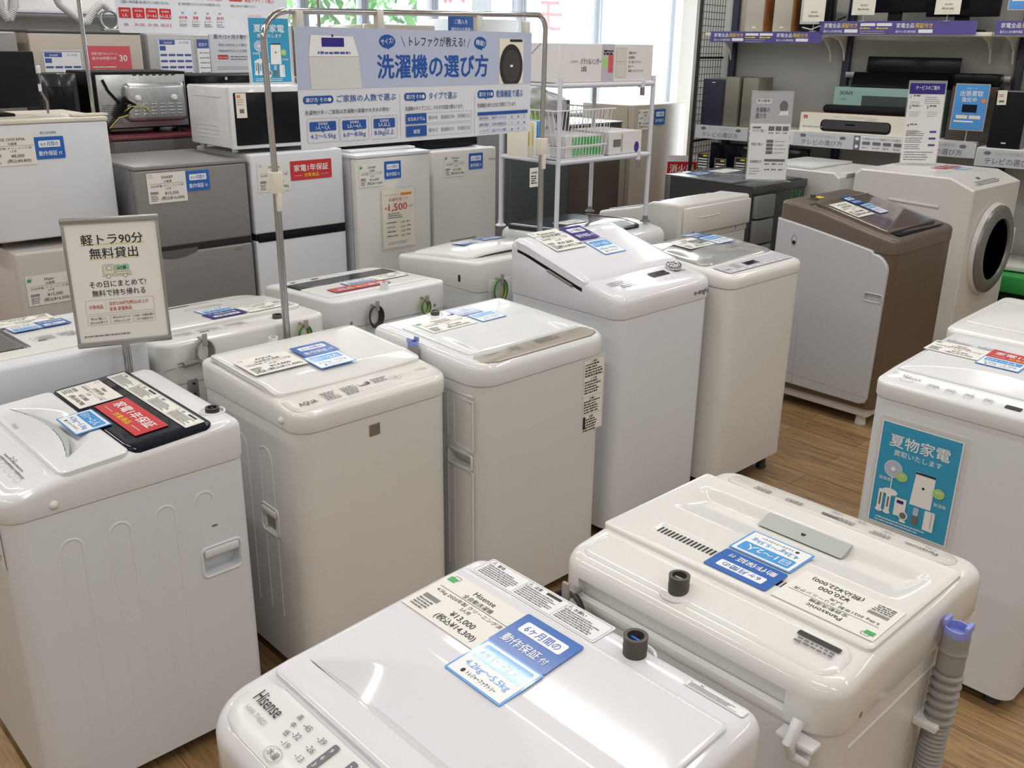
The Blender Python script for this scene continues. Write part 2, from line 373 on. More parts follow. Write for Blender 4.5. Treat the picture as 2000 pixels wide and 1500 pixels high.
def b_warn(w, h, cols=4, back='paper'):
    b = Board(w, h, back, t=.0006, r=.004); b.frame(w * .01, h * .05, w * .98, h * .9, h * .012, 'ink_soft', r=h * .08)
    cw = w * .96 / cols
    for k in range(cols):
        x = w * .02 + k * cw
        b.text('⚠', x + cw * .02, h * .72, h * .22, 'ink'); b.text(('警告', '注意', 'お願い', '注意')[k % 4], x + cw * .2, h * .74, h * .16, 'ink', bold=.6)
        b.lines(x + cw * .05, h * .62, cw * .88, 6, h * .095, h * .05, 'ink_soft', ragged=.25)
        if k % 2: b.rect(x + cw * .5, h * .76, cw * .36, h * .12, 'ink', r=h * .02)
        if k: b.rect(x, h * .08, h * .008, h * .84, 'ink_soft')
    return b
PRC = {}
# ------------------------------------------------------------------ washing machines
class Washer: pass
def washer(label, cx, cy, th, w, d, seam, prof, body='enamel_cool', cover='gloss_white', rf=.055, rrad=.035, e=.022, name='washing_machine', base='foot_grey', flare=.004, base_z=.05, cabinet_z=None):
    W = Washer(); W.w, W.d, W.seam = w, d, seam
    W.root = thing(name, label, 'washing machine', (cx, cy, 0), math.radians(th))
    zf = prof_fn(prof); W.z = zf
    rad = (rf, rf, rrad, rrad)
    mb = MB(); z0 = cabinet_z or base_z
    mb.loft([[(x, y, z) for x, y in rr(w, d, rad)] for z in (z0, seam - .002)], body)
    W.cab = mb.build('cabinet', W.root)
    mb = MB(); mb.loft([[(x, y, z) for x, y in rr(w - .03, d - .03, rad)] for z in (base_z - .012, z0 + .001)], base); mb.build('base', W.root)
    for sx in (-1, 1):
        for sy in (-1, 1):
            m = MB(); m.lathe([(0.022, 0), (.024, .004), (.02, .012), (.016, base_z)], (sx * (w / 2 - .06), sy * (d / 2 - .06), 0), 'rubber'); m.build('foot', W.root)
    mb = MB(); rings = []
    def ring(inset, drop):
        ra = tuple(max(.004, q - inset) for q in rad)
        return [(x, y, zf(y * (1)) - drop) for x, y in rr(w + flare * 2 - 2 * inset, d + flare * 2 - 2 * inset, ra)]
    rings.append([(x, y, seam) for x, y in rr(w + flare, d + flare, rad)])
    rings.append([(x, y, seam + .006) for x, y in rr(w + flare * 2, d + flare * 2, rad)])
    for a in (0, 18, 36, 54, 72, 90):
        rings.append(ring(e * (1 - math.cos(math.radians(a))), e * (1 - math.sin(math.radians(a)))))
    for ins in (.05, .09, .14, .19, .23):
        if ins < min(w, d) / 2 - .01: rings.append(ring(ins, 0))
    mb.loft(rings, cover)
    W.cover = mb.build('top_cover', W.root, sharp=50)
    return W
def sheet(x0, x1, y0, y1, zf, m, th=.006, r=.012, nx=24, ny=24, skirt=.008, e=.004):
    """thin moulded plate following height zf(x, y), with rounded corners and a turned-down rim"""
    mb = MB(); cx, cy, hw, hd = (x0 + x1) / 2, (y0 + y1) / 2, (x1 - x0) / 2, (y1 - y0) / 2
    ys = [-1 + 2 * j / ny for j in range(ny + 1)]
    ex = [-1, -1 + .15 * r / hd, -1 + .5 * r / hd, -1 + r / hd]
    ys = sorted(set([round(q, 6) for q in ys if abs(q) < 1 - 1.02 * r / hd] + [round(q, 6) for q in ex] + [round(-q, 6) for q in ex]))
    xs = [-1 + 2 * i / nx for i in range(nx + 1)]; xs = [-1, -1 + e / hw] + xs[1:-1] + [1 - e / hw, 1]
    def lim(yn):
        dy = hd * abs(yn) - (hd - r)
        return hw if dy <= 0 else hw - (r - math.sqrt(max(0, r * r - dy * dy)))
    top = []
    for yn in ys:
        L = lim(yn)
        for xn in xs:
            x, y = cx + xn * L, cy + yn * hd
            edge = min(hw - abs(xn) * hw, hd - abs(yn) * hd); dz = 0 if edge >= e else -(e - edge) * .8
            top.append((x, y, zf(x, y) + th + dz))
    n = len(xs); fs = []
    for j in range(len(ys) - 1):
        for i in range(n - 1): fs.append((j * n + i, j * n + i + 1, (j + 1) * n + i + 1, (j + 1) * n + i))
    rim = [i for i in range(n)] + [j * n + n - 1 for j in range(1, len(ys))] + [(len(ys) - 1) * n + i for i in range(n - 2, -1, -1)] + [j * n for j in range(len(ys) - 2, 0, -1)]
    b = len(top); low = [(top[i][0], top[i][1], zf(top[i][0], top[i][1]) - skirt) for i in rim]
    R = len(rim)
    for k in range(R): fs.append((rim[k], b + k, b + (k + 1) % R, rim[(k + 1) % R]))
    mb.add(top + low, fs, m, True); return mb
def pocket(W, x0, x1, y0, y1, depth=.05):
    """opening in the top cover under a lid"""
    z = min(W.z(y0), W.z(y1)); P = [(a + (x0 + x1) / 2, b + (y0 + y1) / 2) for a, b in rr(x1 - x0, y1 - y0, .012, 1, 3)]
    c = MB(); c.loft([[(a, b, W.z(b) - depth) for a, b in P], [(a, b, z + .2) for a, b in P]], 'satin_white', smooth=False); cut(W.cover, c)
def put(W, b, name, x, y, lift=.0075, label=None, zf=None, ang=0, parent=None):
    """lay a printed board on the sloping top; (x, y) = its lower left corner in the machine's frame"""
    z = zf or (lambda a, c: W.z(c))
    c, s = math.cos(ang), math.sin(ang)
    def P(u, v): X, Y = x + u * c - v * s, y + u * s + v * c; return Vector((X, Y, z(X, Y)))
    o, px, py, pc = P(0, 0), P(b.w, 0), P(0, b.h), P(b.w, b.h)
    mid = P(b.w / 2, b.h / 2)
    k = max(0, (mid.z - (o.z + px.z + py.z + pc.z) / 4))
    o.z += lift + k
    return b.build(name, parent or W.root, frame(o, px - P(0, 0), py - P(0, 0)), label)
def feet_tap(W, x, y, name='water_inlet', m='rubber_brown', inner='tap_blue', r=.017, h=.03, dz=0):
    mb = MB(); z = W.z(y) + dz
    mb.lathe([(r * 1.05, -.006), (r * 1.05, .0), (r, .004), (r * 1.05, h * .5), (r, h * .55), (r * 1.05, h), (r * .72, h), (r * .72, h * .45), (0.001, h * .45)], (x, y, z), m)
    cv = W.cover.data.materials[0].name; mb.tube([(x + r * 1.75 * math.cos(2 * PI * k / 24), y + r * 1.75 * math.sin(2 * PI * k / 24), z - .001) for k in range(24)], .003, cv, 8, closed=True)
    mb.cyl((x, y), r * .68, z + h * .45, z + h * .6, inner); mb.box(x - r * .5, x + r * .5, y - r * .12, y + r * .12, z + h * .6, z + h * .85, inner)
    return mb.build(name, W.root, label='threaded water inlet on the top cover')
def side_cut(W, x0, x1, z0, z1, side, depth=.03, r=.012):
    """recess cut into a side ('L','R','F') of the cabinet; x0..x1 run along the face"""
    P = [(a + (x0 + x1) / 2, b + (z0 + z1) / 2) for a, b in rr(abs(x1 - x0), abs(z1 - z0), r, 1, 4)]
    c = MB()
    if side in 'LR':
        sx = -1 if side == 'L' else 1; X = sx * W.w / 2
        c.loft([[(X + sx * .02, a, b) for a, b in P], [(X - sx * depth, a, b) for a, b in P]], 'scoop', smooth=False)
    else:
        Y = -W.d / 2 if side == 'F' else W.d / 2; sy = -1 if side == 'F' else 1
        c.loft([[(a, Y + sy * .02, b) for a, b in P], [(a, Y - sy * depth, b) for a, b in P]], 'scoop', smooth=False)
    cut(W.cab, c)
def side_frame(W, x0, x1, z0, z1, side, r=.012, t=.004, m='satin_white', name='handle_frame'):
    sx = -1 if side == 'L' else 1; X = sx * (W.w / 2 + .0005)
    mb = MB(); mb.tube([(X, a + (x0 + x1) / 2, b + (z0 + z1) / 2) for a, b in rr(abs(x1 - x0), abs(z1 - z0), r, 1, 4)], t, m, 8, closed=True)
    return mb
def rib(mb, X, pts, t, m): mb.tube([(X, a, b) for a, b in pts], t, m, 8)
def cord_loop(W, x, z, face=1, r=.045, m='rubber_brown', green=False, lab='coiled power cord hung on the rear hook'):
    """cord coiled over the hook on the rear (+y) face"""
    Y = W.d / 2 + .012
    mb = MB()
    for k in range(4):
        pts = []
        for t in range(20):
            a = 2 * PI * t / 20
            pts.append((x + math.sin(a) * (r * (.62 + .09 * k)), Y + .004 + .005 * k, z - .02 + math.cos(a) * r * (1.0 + .06 * k)))
        mb.tube(pts, .0035, 'cable_green' if (green and k % 2) else ('cable_yellow' if green else m), 6, closed=True)
    c = mb.build('power_cord', W.root, label=('green and yellow earth wire coiled on the rear' if green else lab))
    h = MB(); h.box(x - .008, x + .008, Y - .014, Y + .028, z + r * .55, z + r * .75, 'hose_grey', .003); h.box(x - .008, x + .008, Y + .022, Y + .03, z + r * .1, z + r * 1.25, 'hose_grey', .003)
    h.build('cord_hook', W.root)

SLOT = {}
def hose(W, pts, r=.02, name='drain_hose', clip=True, m='hose_grey', fine=70):
    """corrugated drain hose along pts (top first)"""
    pts = [Vector(p) for p in pts]; L = [0]
    for a, b in zip(pts, pts[1:]): L.append(L[-1] + (b - a).length)
    P, R = [], []
    N = int(L[-1] / .0045)
    for k in range(N + 1):
        s = L[-1] * k / N; i = max(j for j in range(len(L)) if L[j] <= s + 1e-9); i = min(i, len(pts) - 2)
        q = pts[i].lerp(pts[i + 1], (s - L[i]) / (L[i + 1] - L[i])); P.append(q)
        if s < .075: R.append(r * (1.0 if s < .03 or s > .035 else 1.08))
        else: R.append(r * (1.02 if k % 2 else .86) if s > .18 else r * (1.12 if (k // 2) % 2 else .85))
    mb = MB(); mb.tube(P, R, m, 18); h = mb.build(name, W.root, label='grey corrugated drain hose')
    if clip:
        c = MB(); p = P[0]
        c.lathe([(r * .9, -.004), (r * 1.0, .004), (r * .95, .014), (r * .8, .014), (r * .8, .0)], p, 'clip_blue', 18)
        for sx in (-1, 1): c.box(p.x + (sx * r * .8) - .004, p.x + (sx * r * .8) + .004, p.y - r * .6, p.y + r * .6, p.z + .01, p.z + .026, 'clip_blue', .003)
        c.build('hose_clip', h, label='blue hose clip')
    return h

# --- front row, fronts towards the aisle -----------------------------------------------------
# A : white machine with dark glass lid, far left
A = washer('white washing machine with navy glass lid and red warranty sticker, left foreground', .72, 2.295, -90, .53, .57, .81,
           [(-.285, .868), (-.16, .89), (.10, .905), (.25, .915), (.285, .910)], 'enamel_cool', 'gloss_white', rf=.05)
def a_lid(x, y):
    z = A.z(y); hw = .205
    if abs(x + .01) < hw:
        y0 = -.115 + .035 * (1 - ((x + .01) / hw) ** 2); arc = y0 + .085 * (1 - ((x + .01) / hw) ** 2)
        if y0 < y < arc: z -= .030 * min(1, 2.2 * (1 - ((x + .01) / hw) ** 2)) * (1 - (y - y0) / (arc - y0)) ** 1.2
    return z
pocket(A, -.24, .24, -.145, -.005)
sheet(-.262, .262, -.155, .005, a_lid, 'gloss_white', .008, .02, 90, 90).build('lid', A.root, label='white front half of the lid with a curved grip')
sheet(-.262, .262, .006, .212, lambda x, y: A.z(y), 'navy_gloss', .008, .02, 12, 12).build('lid_glass', A.root, label='glossy navy window of the lid')
sheet(-.245, .245, -.262, -.162, lambda x, y: A.z(y), 'gloss_white', .0015, .03, 16, 8).build('control_panel', A.root)
cp = A.root.children[-1]
b = Board(.46, .075, None); b.lines(.02, .05, .2, 4, .012, .006, 'ink_soft'); b.rect(.02, .045, .05, .02, 'ink', r=.003)
for k in range(6): b.ring(.25 + .035 * k, .028, .012, .008, .001, 'ink_mid')
b.text('水量', .10, .015, .012, 'ink'); b.text('コース', .30, .05, .012, 'ink'); b.lines(.27, .047, .17, 2, .01, .004, 'ink_soft')
put(A, b, 'panel_print', -.23, -.25, .0018, parent=cp)
b = Board(.05, .02, None); b.text('Haier', 0, 0, .018, 'ink_mid'); put(A, b, 'maker_mark', -.10, -.145, .0085)
feet_tap(A, -0.01 + .005 + .185 - .005, .252, m='rubber', inner='navy_gloss', r=.017, h=.010)
put(A, b_warn(.49, .05, 4), 'warning_label', -.245, .148, .0095)
put(A, b_price(.168, .112, 'Haier', '全自動洗濯機', '¥17,000', '(税込¥18,700)', green=False), 'price_tag', -.238, .012, .0095, 'white price tag')
put(A, b_red(.255, .083), 'warranty_sticker', -.055, .043, .0100, 'red one year warranty sticker')
put(A, b_capacity(.135, .088), 'capacity_sticker', -.045, -.056, .0110, 'blue and white capacity sticker')
XA = .265 + .0008
m = MB()
for yc, zc in ((-.155, .735), (-.045, .738), (.065, .742), (.165, .747)):
    pts = [(yc - .024, zc - .55)] + [(yc - .024, zc - .35), (yc - .024, zc - .024)] + [(yc - .024 * math.cos(a), zc - .024 + .024 * math.sin(a)) for a in [PI * k / 10 for k in range(1, 10)]] + [(yc + .024, zc - .024), (yc + .024, zc - .36), (yc + .024, zc - .55)]
    if yc > .1: pts = pts[2:-2]
    m.tube([(XA - .0045, a, b_) for a, b_ in pts], .0055, 'enamel_cool', 8)
m.build('side_ribs', A.cab)
side_cut(A, .148, .245, .515, .585, 'R', .035, .012); side_frame(A, .143, .250, .510, .592, 'R', .014, .0035, 'enamel_cool').build('carry_handle', A.cab)
m = MB(); m.box(.262, .272, .15, .244, .565, .588, 'enamel_cool', .006); m.build('grip_bar', A.cab)
m = MB(); m.lathe([(.0001, .010), (.006, .009), (.010, .005), (.011, 0)], (.266, -.178, .832), 'satin_white', 20, 'x'); m.build('side_cap', A.cab)
side_cut(A, .178, .194, .642, .650, 'R', .02, .003)

b = Board(.10, .11, 'paper_cool', t=.0006); b.rect(.0, .085, .10, .02, 'ink'); b.lines(.01, .07, .08, 6, .011, .005, 'ink_soft'); b.build('rating_label', A.cab, frame((.13, -.2855, .69), (1, 0, 0), (0, 0, 1)), 'printed rating label')
def lens(W, xs, edge, wid, zt, m, label, lift=.0085):
    mb = MB(); a = [(x, edge(x), zt(edge(x)) + lift) for x in xs]; b = [(x, edge(x) + wid(x), zt(edge(x)) + lift - .0035) for x in xs]
    c = [(x, y, z - .004) for x, y, z in b]; n = len(xs)
    mb.add(a + b + c, [(k, k + 1, n + k + 1, n + k) for k in range(n - 1)] + [(n + k, n + k + 1, 2 * n + k + 1, 2 * n + k) for k in range(n - 1)], m); return mb.build('lid_grip', W.root, label=label, fix=False)
_t = lambda x: max(0, 1 - ((x + .01) / .205) ** 2)
lens(A, [-.213 + .406 * k / 30 for k in range(31)], lambda x: -.115 + .035 * _t(x), lambda x: .017 * _t(x) ** .8, A.z, 'grip_grey', 'grey crescent grip slot in the lid')
# B : off-white 5 kg machine with square badge
B = washer('off-white washing machine with flat lid and small square grey badge on its front', 1.408, 2.285, 0, .517, .55, .825,
           [(-.275, .882), (-.15, .895), (.20, .908), (.275, .906)], 'enamel_warm', 'gloss_warm', rf=.06, e=.018)
def b_lid(x, y):
    t = max(0, min(1, (y + .15) / .07)); cen = max(0, 1 - (x / .22) ** 2)
    return B.z(y) + .006 + .008 * t * (1 if y < .2 else max(0, (.27 - y) / .07)) - (0.006 * cen * (1 - t) if y < -.08 else 0)
pocket(B, -.235, .235, -.145, .2)
sheet(-.248, .248, -.152, .235, b_lid, 'gloss_warm', .006, .02, 30, 40, skirt=.012).build('lid', B.root)
sheet(-.25, .25, -.258, -.158, lambda x, y: B.z(y), 'pale_panel', .001, .03, 14, 8, e=.001).build('control_panel', B.root, label='pale grey control panel')
cp = B.root.children[-1]
b = Board(.48, .08, None); b.text('AQUA', .02, .022, .026, 'ink', w=.055, bold=.5); b.rect(.225, .044, .035, .016, 'navy_gloss')
b.lines(.10, .056, .05, 5, .010, .005, 'ink_soft'); b.lines(.165, .056, .05, 5, .010, .005, 'ink_soft'); b.lines(.27, .060, .06, 3, .010, .005, 'ink_soft')
for k in range(5): b.ring(.175 + .03 * k, .016, .011, .007, .0008, 'ink_mid')
b.ring(.345, .04, .018, .013, .001, 'ink_soft'); b.ring(.385, .042, .016, .011, .0008, 'ink_mid'); b.text('5.0kg', .425, .045, .017, 'ink_mid'); b.lines(.338, .042, .014, 2, .006, .003, 'ink')
put(B, b, 'panel_print', -.24, -.252, .0014, parent=cp)
feet_tap(B, -.02, .255, m='satin_white', inner='hole', r=.014, h=.022)
b = b_warn(.22, .028, 3, None); put(B, b, 'warning_label', -.235, .240, .0008)
b = b_warn(.07, .02, 1, None); put(B, b, 'care_label', .10, .245, .0008)
put(B, b_price(.168, .135, 'AQUA', '全自動洗濯機', '¥14,000', '(税込¥15,400)', green=False), 'price_tag', -.238, -.030, .0125, 'white price tag', zf=b_lid)
put(B, b_six(.12, .095), 'warranty_card', -.052, .012, .0132, 'blue six month warranty card', zf=b_lid)
put(B, b_capacity(.12, .098), 'capacity_card', -.066, -.092, .0135, 'light blue capacity card', zf=b_lid)
m = MB(); m.box(-.037, -.001, -.2775, -.2745, .764, .799, 'metal_plate', .001, 1); m.build('badge', B.cab, label='square metallic grey badge')
m = MB(); m.lathe([(.0001, -.010), (.006, -.009), (.010, -.005), (.011, 0)], (-.2615, -.20, .852), 'satin_white', 20, 'x'); m.build('side_cap', B.cab)
XB = -.2585
m = MB()
yc, zc = -.085, .735
for (ya, yb) in ((-.118, -.052), (.02, .09)):
    r_c = (yb - ya) / 2
    m.tube([(XB + .0035, ya, .20), (XB + .0035, ya, zc - r_c)] + [(XB + .0035, (ya + yb) / 2 - r_c * math.cos(a), zc - r_c + r_c * math.sin(a)) for a in [PI * k / 10 for k in range(1, 10)]] + [(XB + .0035, yb, zc - r_c), (XB + .0035, yb, .2)], .0055, 'enamel_warm', 8)
m.build('side_ribs', B.cab)
side_cut(B, -.128, -.043, .470, .540, 'L', .03, .012); side_frame(B, -.133, -.038, .465, .552, 'L', .014, .0035, 'enamel_warm').build('carry_handle', B.cab)
m = MB(); m.box(-.266, -.256, -.126, -.045, .525, .546, 'enamel_warm', .005); m.build('grip_bar', B.cab)

# C : white machine with champagne panel
C = washer('white washing machine with champagne control panel and warning label down its front', 2.0, 2.20, 0, .575, .54, .84,
           [(-.27, .910), (.12, .922), (.27, .924)], 'enamel_grey', 'gloss_white', rf=.075, e=.03)
def c_lid(x, y):
    z = C.z(y); hw = .21
    if abs(x) < hw and -.165 < y < .03:
        t = (y + .165) / .195; z -= .014 * (1 - t) * min(1, (hw - abs(x)) / .03)
    return z
pocket(C, -.235, .235, -.166, .15)
sheet(-.245, .245, -.172, .165, c_lid, 'gloss_white', .006, .012, 50, 44).build('lid', C.root)
sheet(-.268, .268, -.260, -.176, lambda x, y: C.z(y) - 1.2 * max(0, abs(x) - .245) ** 1.0 * .25, 'champagne', .003, .06, 16, 10).build('control_panel', C.root, label='champagne coloured control panel')
cp = C.root.children[-1]
b = Board(.46, .06, None); b.text('Panasonic', .02, .030, .013, 'ink', w=.05); b.lines(.12, .045, .05, 4, .008, .004, 'ink_soft'); b.lines(.24, .045, .10, 4, .008, .005, 'ink_soft')
for k in range(4): b.ring(.10 + .05 * k, .014, .012, .006, .0008, 'ink_soft')
b.ring(.41, .035, .018, .01, .0009, 'ink_soft')
put(C, b, 'panel_print', -.235, -.245, .0045, parent=cp)
feet_tap(C, -.055, .225, m='rubber_brown', inner='hose_grey', r=.015, h=.014)
put(C, b_price(.19, .115, 'Panasonic', '全自動洗濯機', '¥19,000', '(税込¥20,900)'), 'price_tag', -.205, .045, .0070, 'white price tag', zf=lambda x, y: C.z(y))
put(C, b_six(.105, .085, 'deep_blue'), 'warranty_card', -.02, .130, .0075, 'dark blue warranty card', zf=lambda x, y: C.z(y)); put(C, b_capacity(.11, .085, '1〜2人'), 'capacity_card', .0, .04, .0078, 'light blue capacity card', zf=lambda x, y: C.z(y))
b = Board(.11, .012, None); b.text('Panasonic', 0, 0, .012, 'ink_soft', w=.05); put(C, b, 'maker_mark', -.24, .20, .0008)
b = Board(.104, .262, 'paper', t=.0005)
b.frame(.003, .003, .098, .256, .0008, 'ink_soft')
for k, zz in enumerate((.235, .175, .105, .04)):
    b.text(('⚠警告', '⚠注意', 'お願い', '仕様')[k], .035, zz + .008, .010, 'ink', bold=.8); b.lines(.008, zz, .085, 5, .0095, .0055, 'ink', ragged=.35); b.rect(.003, zz + .020, .098, .0008, 'ink_soft')
b.rect(.006, .01, .012, .045, 'ink'); b.build('instruction_label', C.cab, frame((.165, -.2705, .575), (1, 0, 0), (0, 0, 1)), 'tall printed instruction label')
XC = -.2875; m = MB()
for pts in ([(-.235, .806), (-.10, .806), (.05, .806)], [(-.235, .630), (-.235, .790), (-.150, .790), (-.150, .640), (-.235, .625)], [(-.235, .20), (-.235, .555), (-.160, .565), (-.150, .55), (-.150, .2)],
            [(-.120, .20), (-.120, .560), (-.10, .585), (-.10, .65), (-.120, .655), (-.120, .79), (.0, .79), (.0, .2)]):
    m.tube([(XC + .002, a, b_) for a, b_ in pts], .004, 'enamel_grey', 8)
m.build('side_ribs', C.cab)
side_cut(C, -.225, -.130, .570, .605, 'L', .03, .006); side_frame(C, -.232, -.122, .563, .614, 'L', .008, .004, 'enamel_grey').build('carry_handle', C.cab)
hose(C, [(-.309, .02, .915), (-.309, .02, .80), (-.309, .03, .6), (-.309, .05, .25), (-.309, .10, .05)], .0175)
m = MB(); m.box(-.325, -.287, -.01, .05, .70, .72, 'satin_white', .003); m.build('hose_holder', C.cab)

# D : tall drop-lid machine
D_ = washer('tall white washing machine with sloping lid, silver dial and dark display window', 2.735, 2.3175, 0, .55, .565, .885,
            [(-.2825, .965), (-.18, .985), (-.12, .995), (.20, 1.085), (.26, 1.095), (.2825, 1.088)], 'enamel_cool', 'gloss_lilac', rf=.05, e=.028)
sheet(-.279, .279, -.125, .255, lambda x, y: D_.z(y) + .004, 'gloss_lilac', .007, .02, 20, 24, skirt=.045, e=.014).build('lid', D_.root)
m = MB(); m.tube([(-.281, -.06 + .13 * k / 8, D_.z(-.06 + .13 * k / 8) - .040) for k in range(9)], .005, 'plastic_grey', 8); m.build('lid_grip', D_.root, label='dark finger slot under the lid edge')
b = Board(.50, .10, None); b.rect(.270, .050, .10, .036, 'navy_gloss', r=.003)
b.lines(.03, .078, .13, 3, .012, .005, 'ink_soft'); b.lines(.07, .040, .09, 2, .012, .006, 'ink'); b.lines(.40, .080, .08, 3, .014, .005, 'ink_soft')
for k in range(8): b.ring(.06 + .04 * k, .018, .010, .006, .0008, 'ink_soft')
b.ring(.455, .035, .016, .011, .001, 'ink_soft')
put(D_, b, 'control_panel', -.25, -.245, .001, 'printed control strip with dark display')
m = MB(); m.lathe([(.030, 0), (.032, .006), (.031, .018), (.026, .024), (.024, .020), (.0001, .021)], (.178, -.165, D_.z(-.165)), 'chrome', 28); m.build('selector_dial', D_.root, label='chrome selector dial')
put(D_, b_price(.165, .175, 'Panasonic', '全自動洗濯機', '¥29,800', '(税込¥32,780)', green=False), 'price_tag', -.215, .085, .0125, 'white price tag', zf=lambda x, y: D_.z(y))
put(D_, b_six(.115, .125, 'deep_blue'), 'warranty_card', -.035, .130, .0130, 'dark blue warranty card', zf=lambda x, y: D_.z(y)); put(D_, b_capacity(.125, .12, '3〜4人', '6.0kg〜8.0kg'), 'capacity_card', -.03, .005, .0130, 'light blue capacity card', zf=lambda x, y: D_.z(y))
put(D_, b_warn(.28, .045, 3, None), 'warning_label', -.225, .205, .0128, zf=lambda x, y: D_.z(y))
b = Board(.10, .03, None); b.text('e-angle', 0, .004, .030, 'ink', w=.092, bold=.4); b.build('maker_mark', D_.cover, frame((.155, -.2875, .905), (1, 0, 0), (0, 0, 1)))

# E : off-white machine with smoked lid
E_ = washer('off-white washing machine with smoked grey glass lid, end of the middle row', 3.305, 2.235, 0, .53, .54, .915,
            [(-.27, .965), (-.13, .978), (.10, 1.00), (.27, .992)], 'enamel_warm', 'gloss_warm', rf=.05, base_z=.085)
def e_lid(x, y): return E_.z(y) + .018 * max(0, 1 - (x / .24) ** 2) * max(0, 1 - ((y - .05) / .2) ** 2) - (.012 * max(0, 1 - (x / .2) ** 2) * max(0, (-.07 - y) / .06) if y < -.07 else 0)
sheet(-.25, .25, -.125, .235, e_lid, 'smoke', .006, .03, 30, 30, skirt=.01).build('lid', E_.root, label='smoked translucent grey lid')
b = Board(.46, .085, None); b.rect(0, 0, .46, .085, 'lilac_grey', r=.01, l=0); b.rect(.17, .03, .09, .035, 'navy_gloss'); b.text('Haier', .015, .03, .018, 'ink_soft'); b.lines(.09, .065, .06, 4, .012, .005, 'ink_soft'); b.lines(.29, .055, .13, 2, .02, .006, 'white_ink')
for k in range(7): b.disc(.05 + .055 * k, .012, .010, .005, 'white_ink')
put(E_, b, 'control_panel', -.23, -.235, .002, 'grey control panel with dark display')
put(E_, b_price(.175, .125, 'AQUA', '全自動洗濯機', '¥24,000', '(税込¥26,400)', green=False), 'price_tag', -.15, .015, .0085, 'white price tag', zf=lambda x, y: E_.z(y) + .013)
put(E_, b_six(.112, .10), 'warranty_card', .05, .125, .0085, 'blue warranty card', zf=lambda x, y: E_.z(y) + .013); put(E_, b_capacity(.125, .11, '3〜4人', '6.0kg〜8.0kg'), 'capacity_card', .035, .005, .009, 'light blue capacity card', zf=lambda x, y: E_.z(y) + .014)

# --- near the camera ---------------------------------------------------------------------------
F_ = washer('white washing machine with big crescent lid grip, nearest the camera, price 13,000 yen', .7125, .8075, -90, .585, .545, .82,
            [(-.2725, .898), (-.17, .918), (.20, .940), (.2725, .940)], 'enamel_cool', 'gloss_lilac', rf=.07, e=.026)
def f_lid(x, y):
    z = F_.z(y) + .004; hw = .245; t = 1 - (x / hw) ** 2
    if t > 0 and y > -.118:
        arc = -.118 + .135 * t
        if y < arc: z -= .028 * (min(1, t * 2)) * ((arc - y) / (arc + .118)) ** 1.1
    if y > .02: z -= .002 * min(1, (y - .02) / .03)
    return z
pocket(F_, -.255, .26, -.160, .19)
sheet(-.268, .275, -.168, .208, f_lid, 'gloss_lilac', .007, .012, 80, 110).build('lid', F_.root)
sheet(-.27, .275, -.262, -.172, lambda x, y: F_.z(y), 'satin_white', .003, .05, 14, 10).build('control_panel', F_.root)
cp = F_.root.children[-1]
b = Board(.50, .09, None); b.text('Hisense', .012, .048, .030, 'ink', w=.060, bold=.6); b.text('HW-T45D', .018, .030, .012, 'ink_mid')
for k, t in enumerate(('高', '中', '低')): b.text(t, .095 + .004 * k, .070 - .014 * k, .010, 'ink')
for k, t in enumerate(('45', '32', '19')): b.text('-' + t, .115 + .0 * k, .066 - .018 * k, .013, 'ink_soft')
for k, t in enumerate(('39', '26', '13')): b.text('-' + t, .150, .066 - .018 * k, .013, 'ink_soft')
b.ring(.125, .014, .017, .011, .001, 'ink_mid'); b.text('水量', .125, .010, .012, 'ink', al='C')
for k in range(4):
    b.rect(.178 + .042 * k, .032, .012, .048, 'grey_ink', r=.003)
    for q in range(3): b.text(('9', '6', '3')[q] if k == 0 else ('2', '1', '0')[q], .184 + .042 * k, .066 - .014 * q, .010, 'white_ink', al='C', l=3)
    b.ring(.185 + .045 * k, .014, .017, .011, .001, 'ink_mid'); b.text(('洗い', 'すすぎ', '脱水', 'コース')[k], .185 + .045 * k, .010, .010, 'ink', al='C')
put(F_, b, 'panel_print', -.255, -.262, .0036, parent=cp)
put(F_, b_price(.185, .115, 'Hisense', '全自動洗濯機', '¥13,000', '(税込¥14,300)', '4.5kg 2020年製 クリーニング済'), 'price_tag', -.262, .066, .0100, 'white price tag', zf=lambda x, y: F_.z(y))
put(F_, b_six(.12, .088), 'warranty_card', -.088, .098, .0115, 'dark blue six month warranty card', zf=lambda x, y: F_.z(y))
put(F_, b_capacity(.12, .088), 'capacity_card', -.086, .010, .0118, 'light blue capacity card', zf=lambda x, y: F_.z(y))
put(F_, b_warn(.285, .056, 3, 'paper_cool'), 'warning_label', -.262, .214, .001)
put(F_, b_warn(.10, .018, 1, 'paper_cool'), 'care_label', .175, .238, .001)
feet_tap(F_, .082, .243, inner='tap_blue', r=.018, h=.034, dz=-.002)
side_cut(F_, .06, .16, .6, .66, 'L', .03)

lens(F_, [-.243 + .486 * k / 30 for k in range(31)], lambda x: -.119, lambda x: .0065 * max(0, 1 - (x / .245) ** 2) ** .4, F_.z, 'pale_panel', 'pale strip along the lid grip', .0118)
G_ = washer('white washing machine seen from behind with slotted lid and corrugated hose', 1.435, .78, 90, .575, .565, .80,
            [(-.2825, .890), (-.18, .902), (.165, .905), (.2825, .890)], 'enamel_warm', 'gloss_warm', rf=.05, rrad=.055, e=.026)
def g_lid(x, y):
    z = G_.z(y) + .002
    if abs(x) < .245 and -.128 < y < .0:
        side = min(1, (.245 - abs(x)) / .03); z -= side * .020 * ((y + .128) / .022 if y < -.106 else (0 - y) / .106)
    if abs(x) < .20 and .082 < y < .114: z -= .003
    return z
pocket(G_, -.262, .27, -.18, .15)
sheet(-.277, .285, -.188, .165, g_lid, 'gloss_warm', .006, .012, 60, 70).build('lid', G_.root)
gl = G_.root.children[-1]
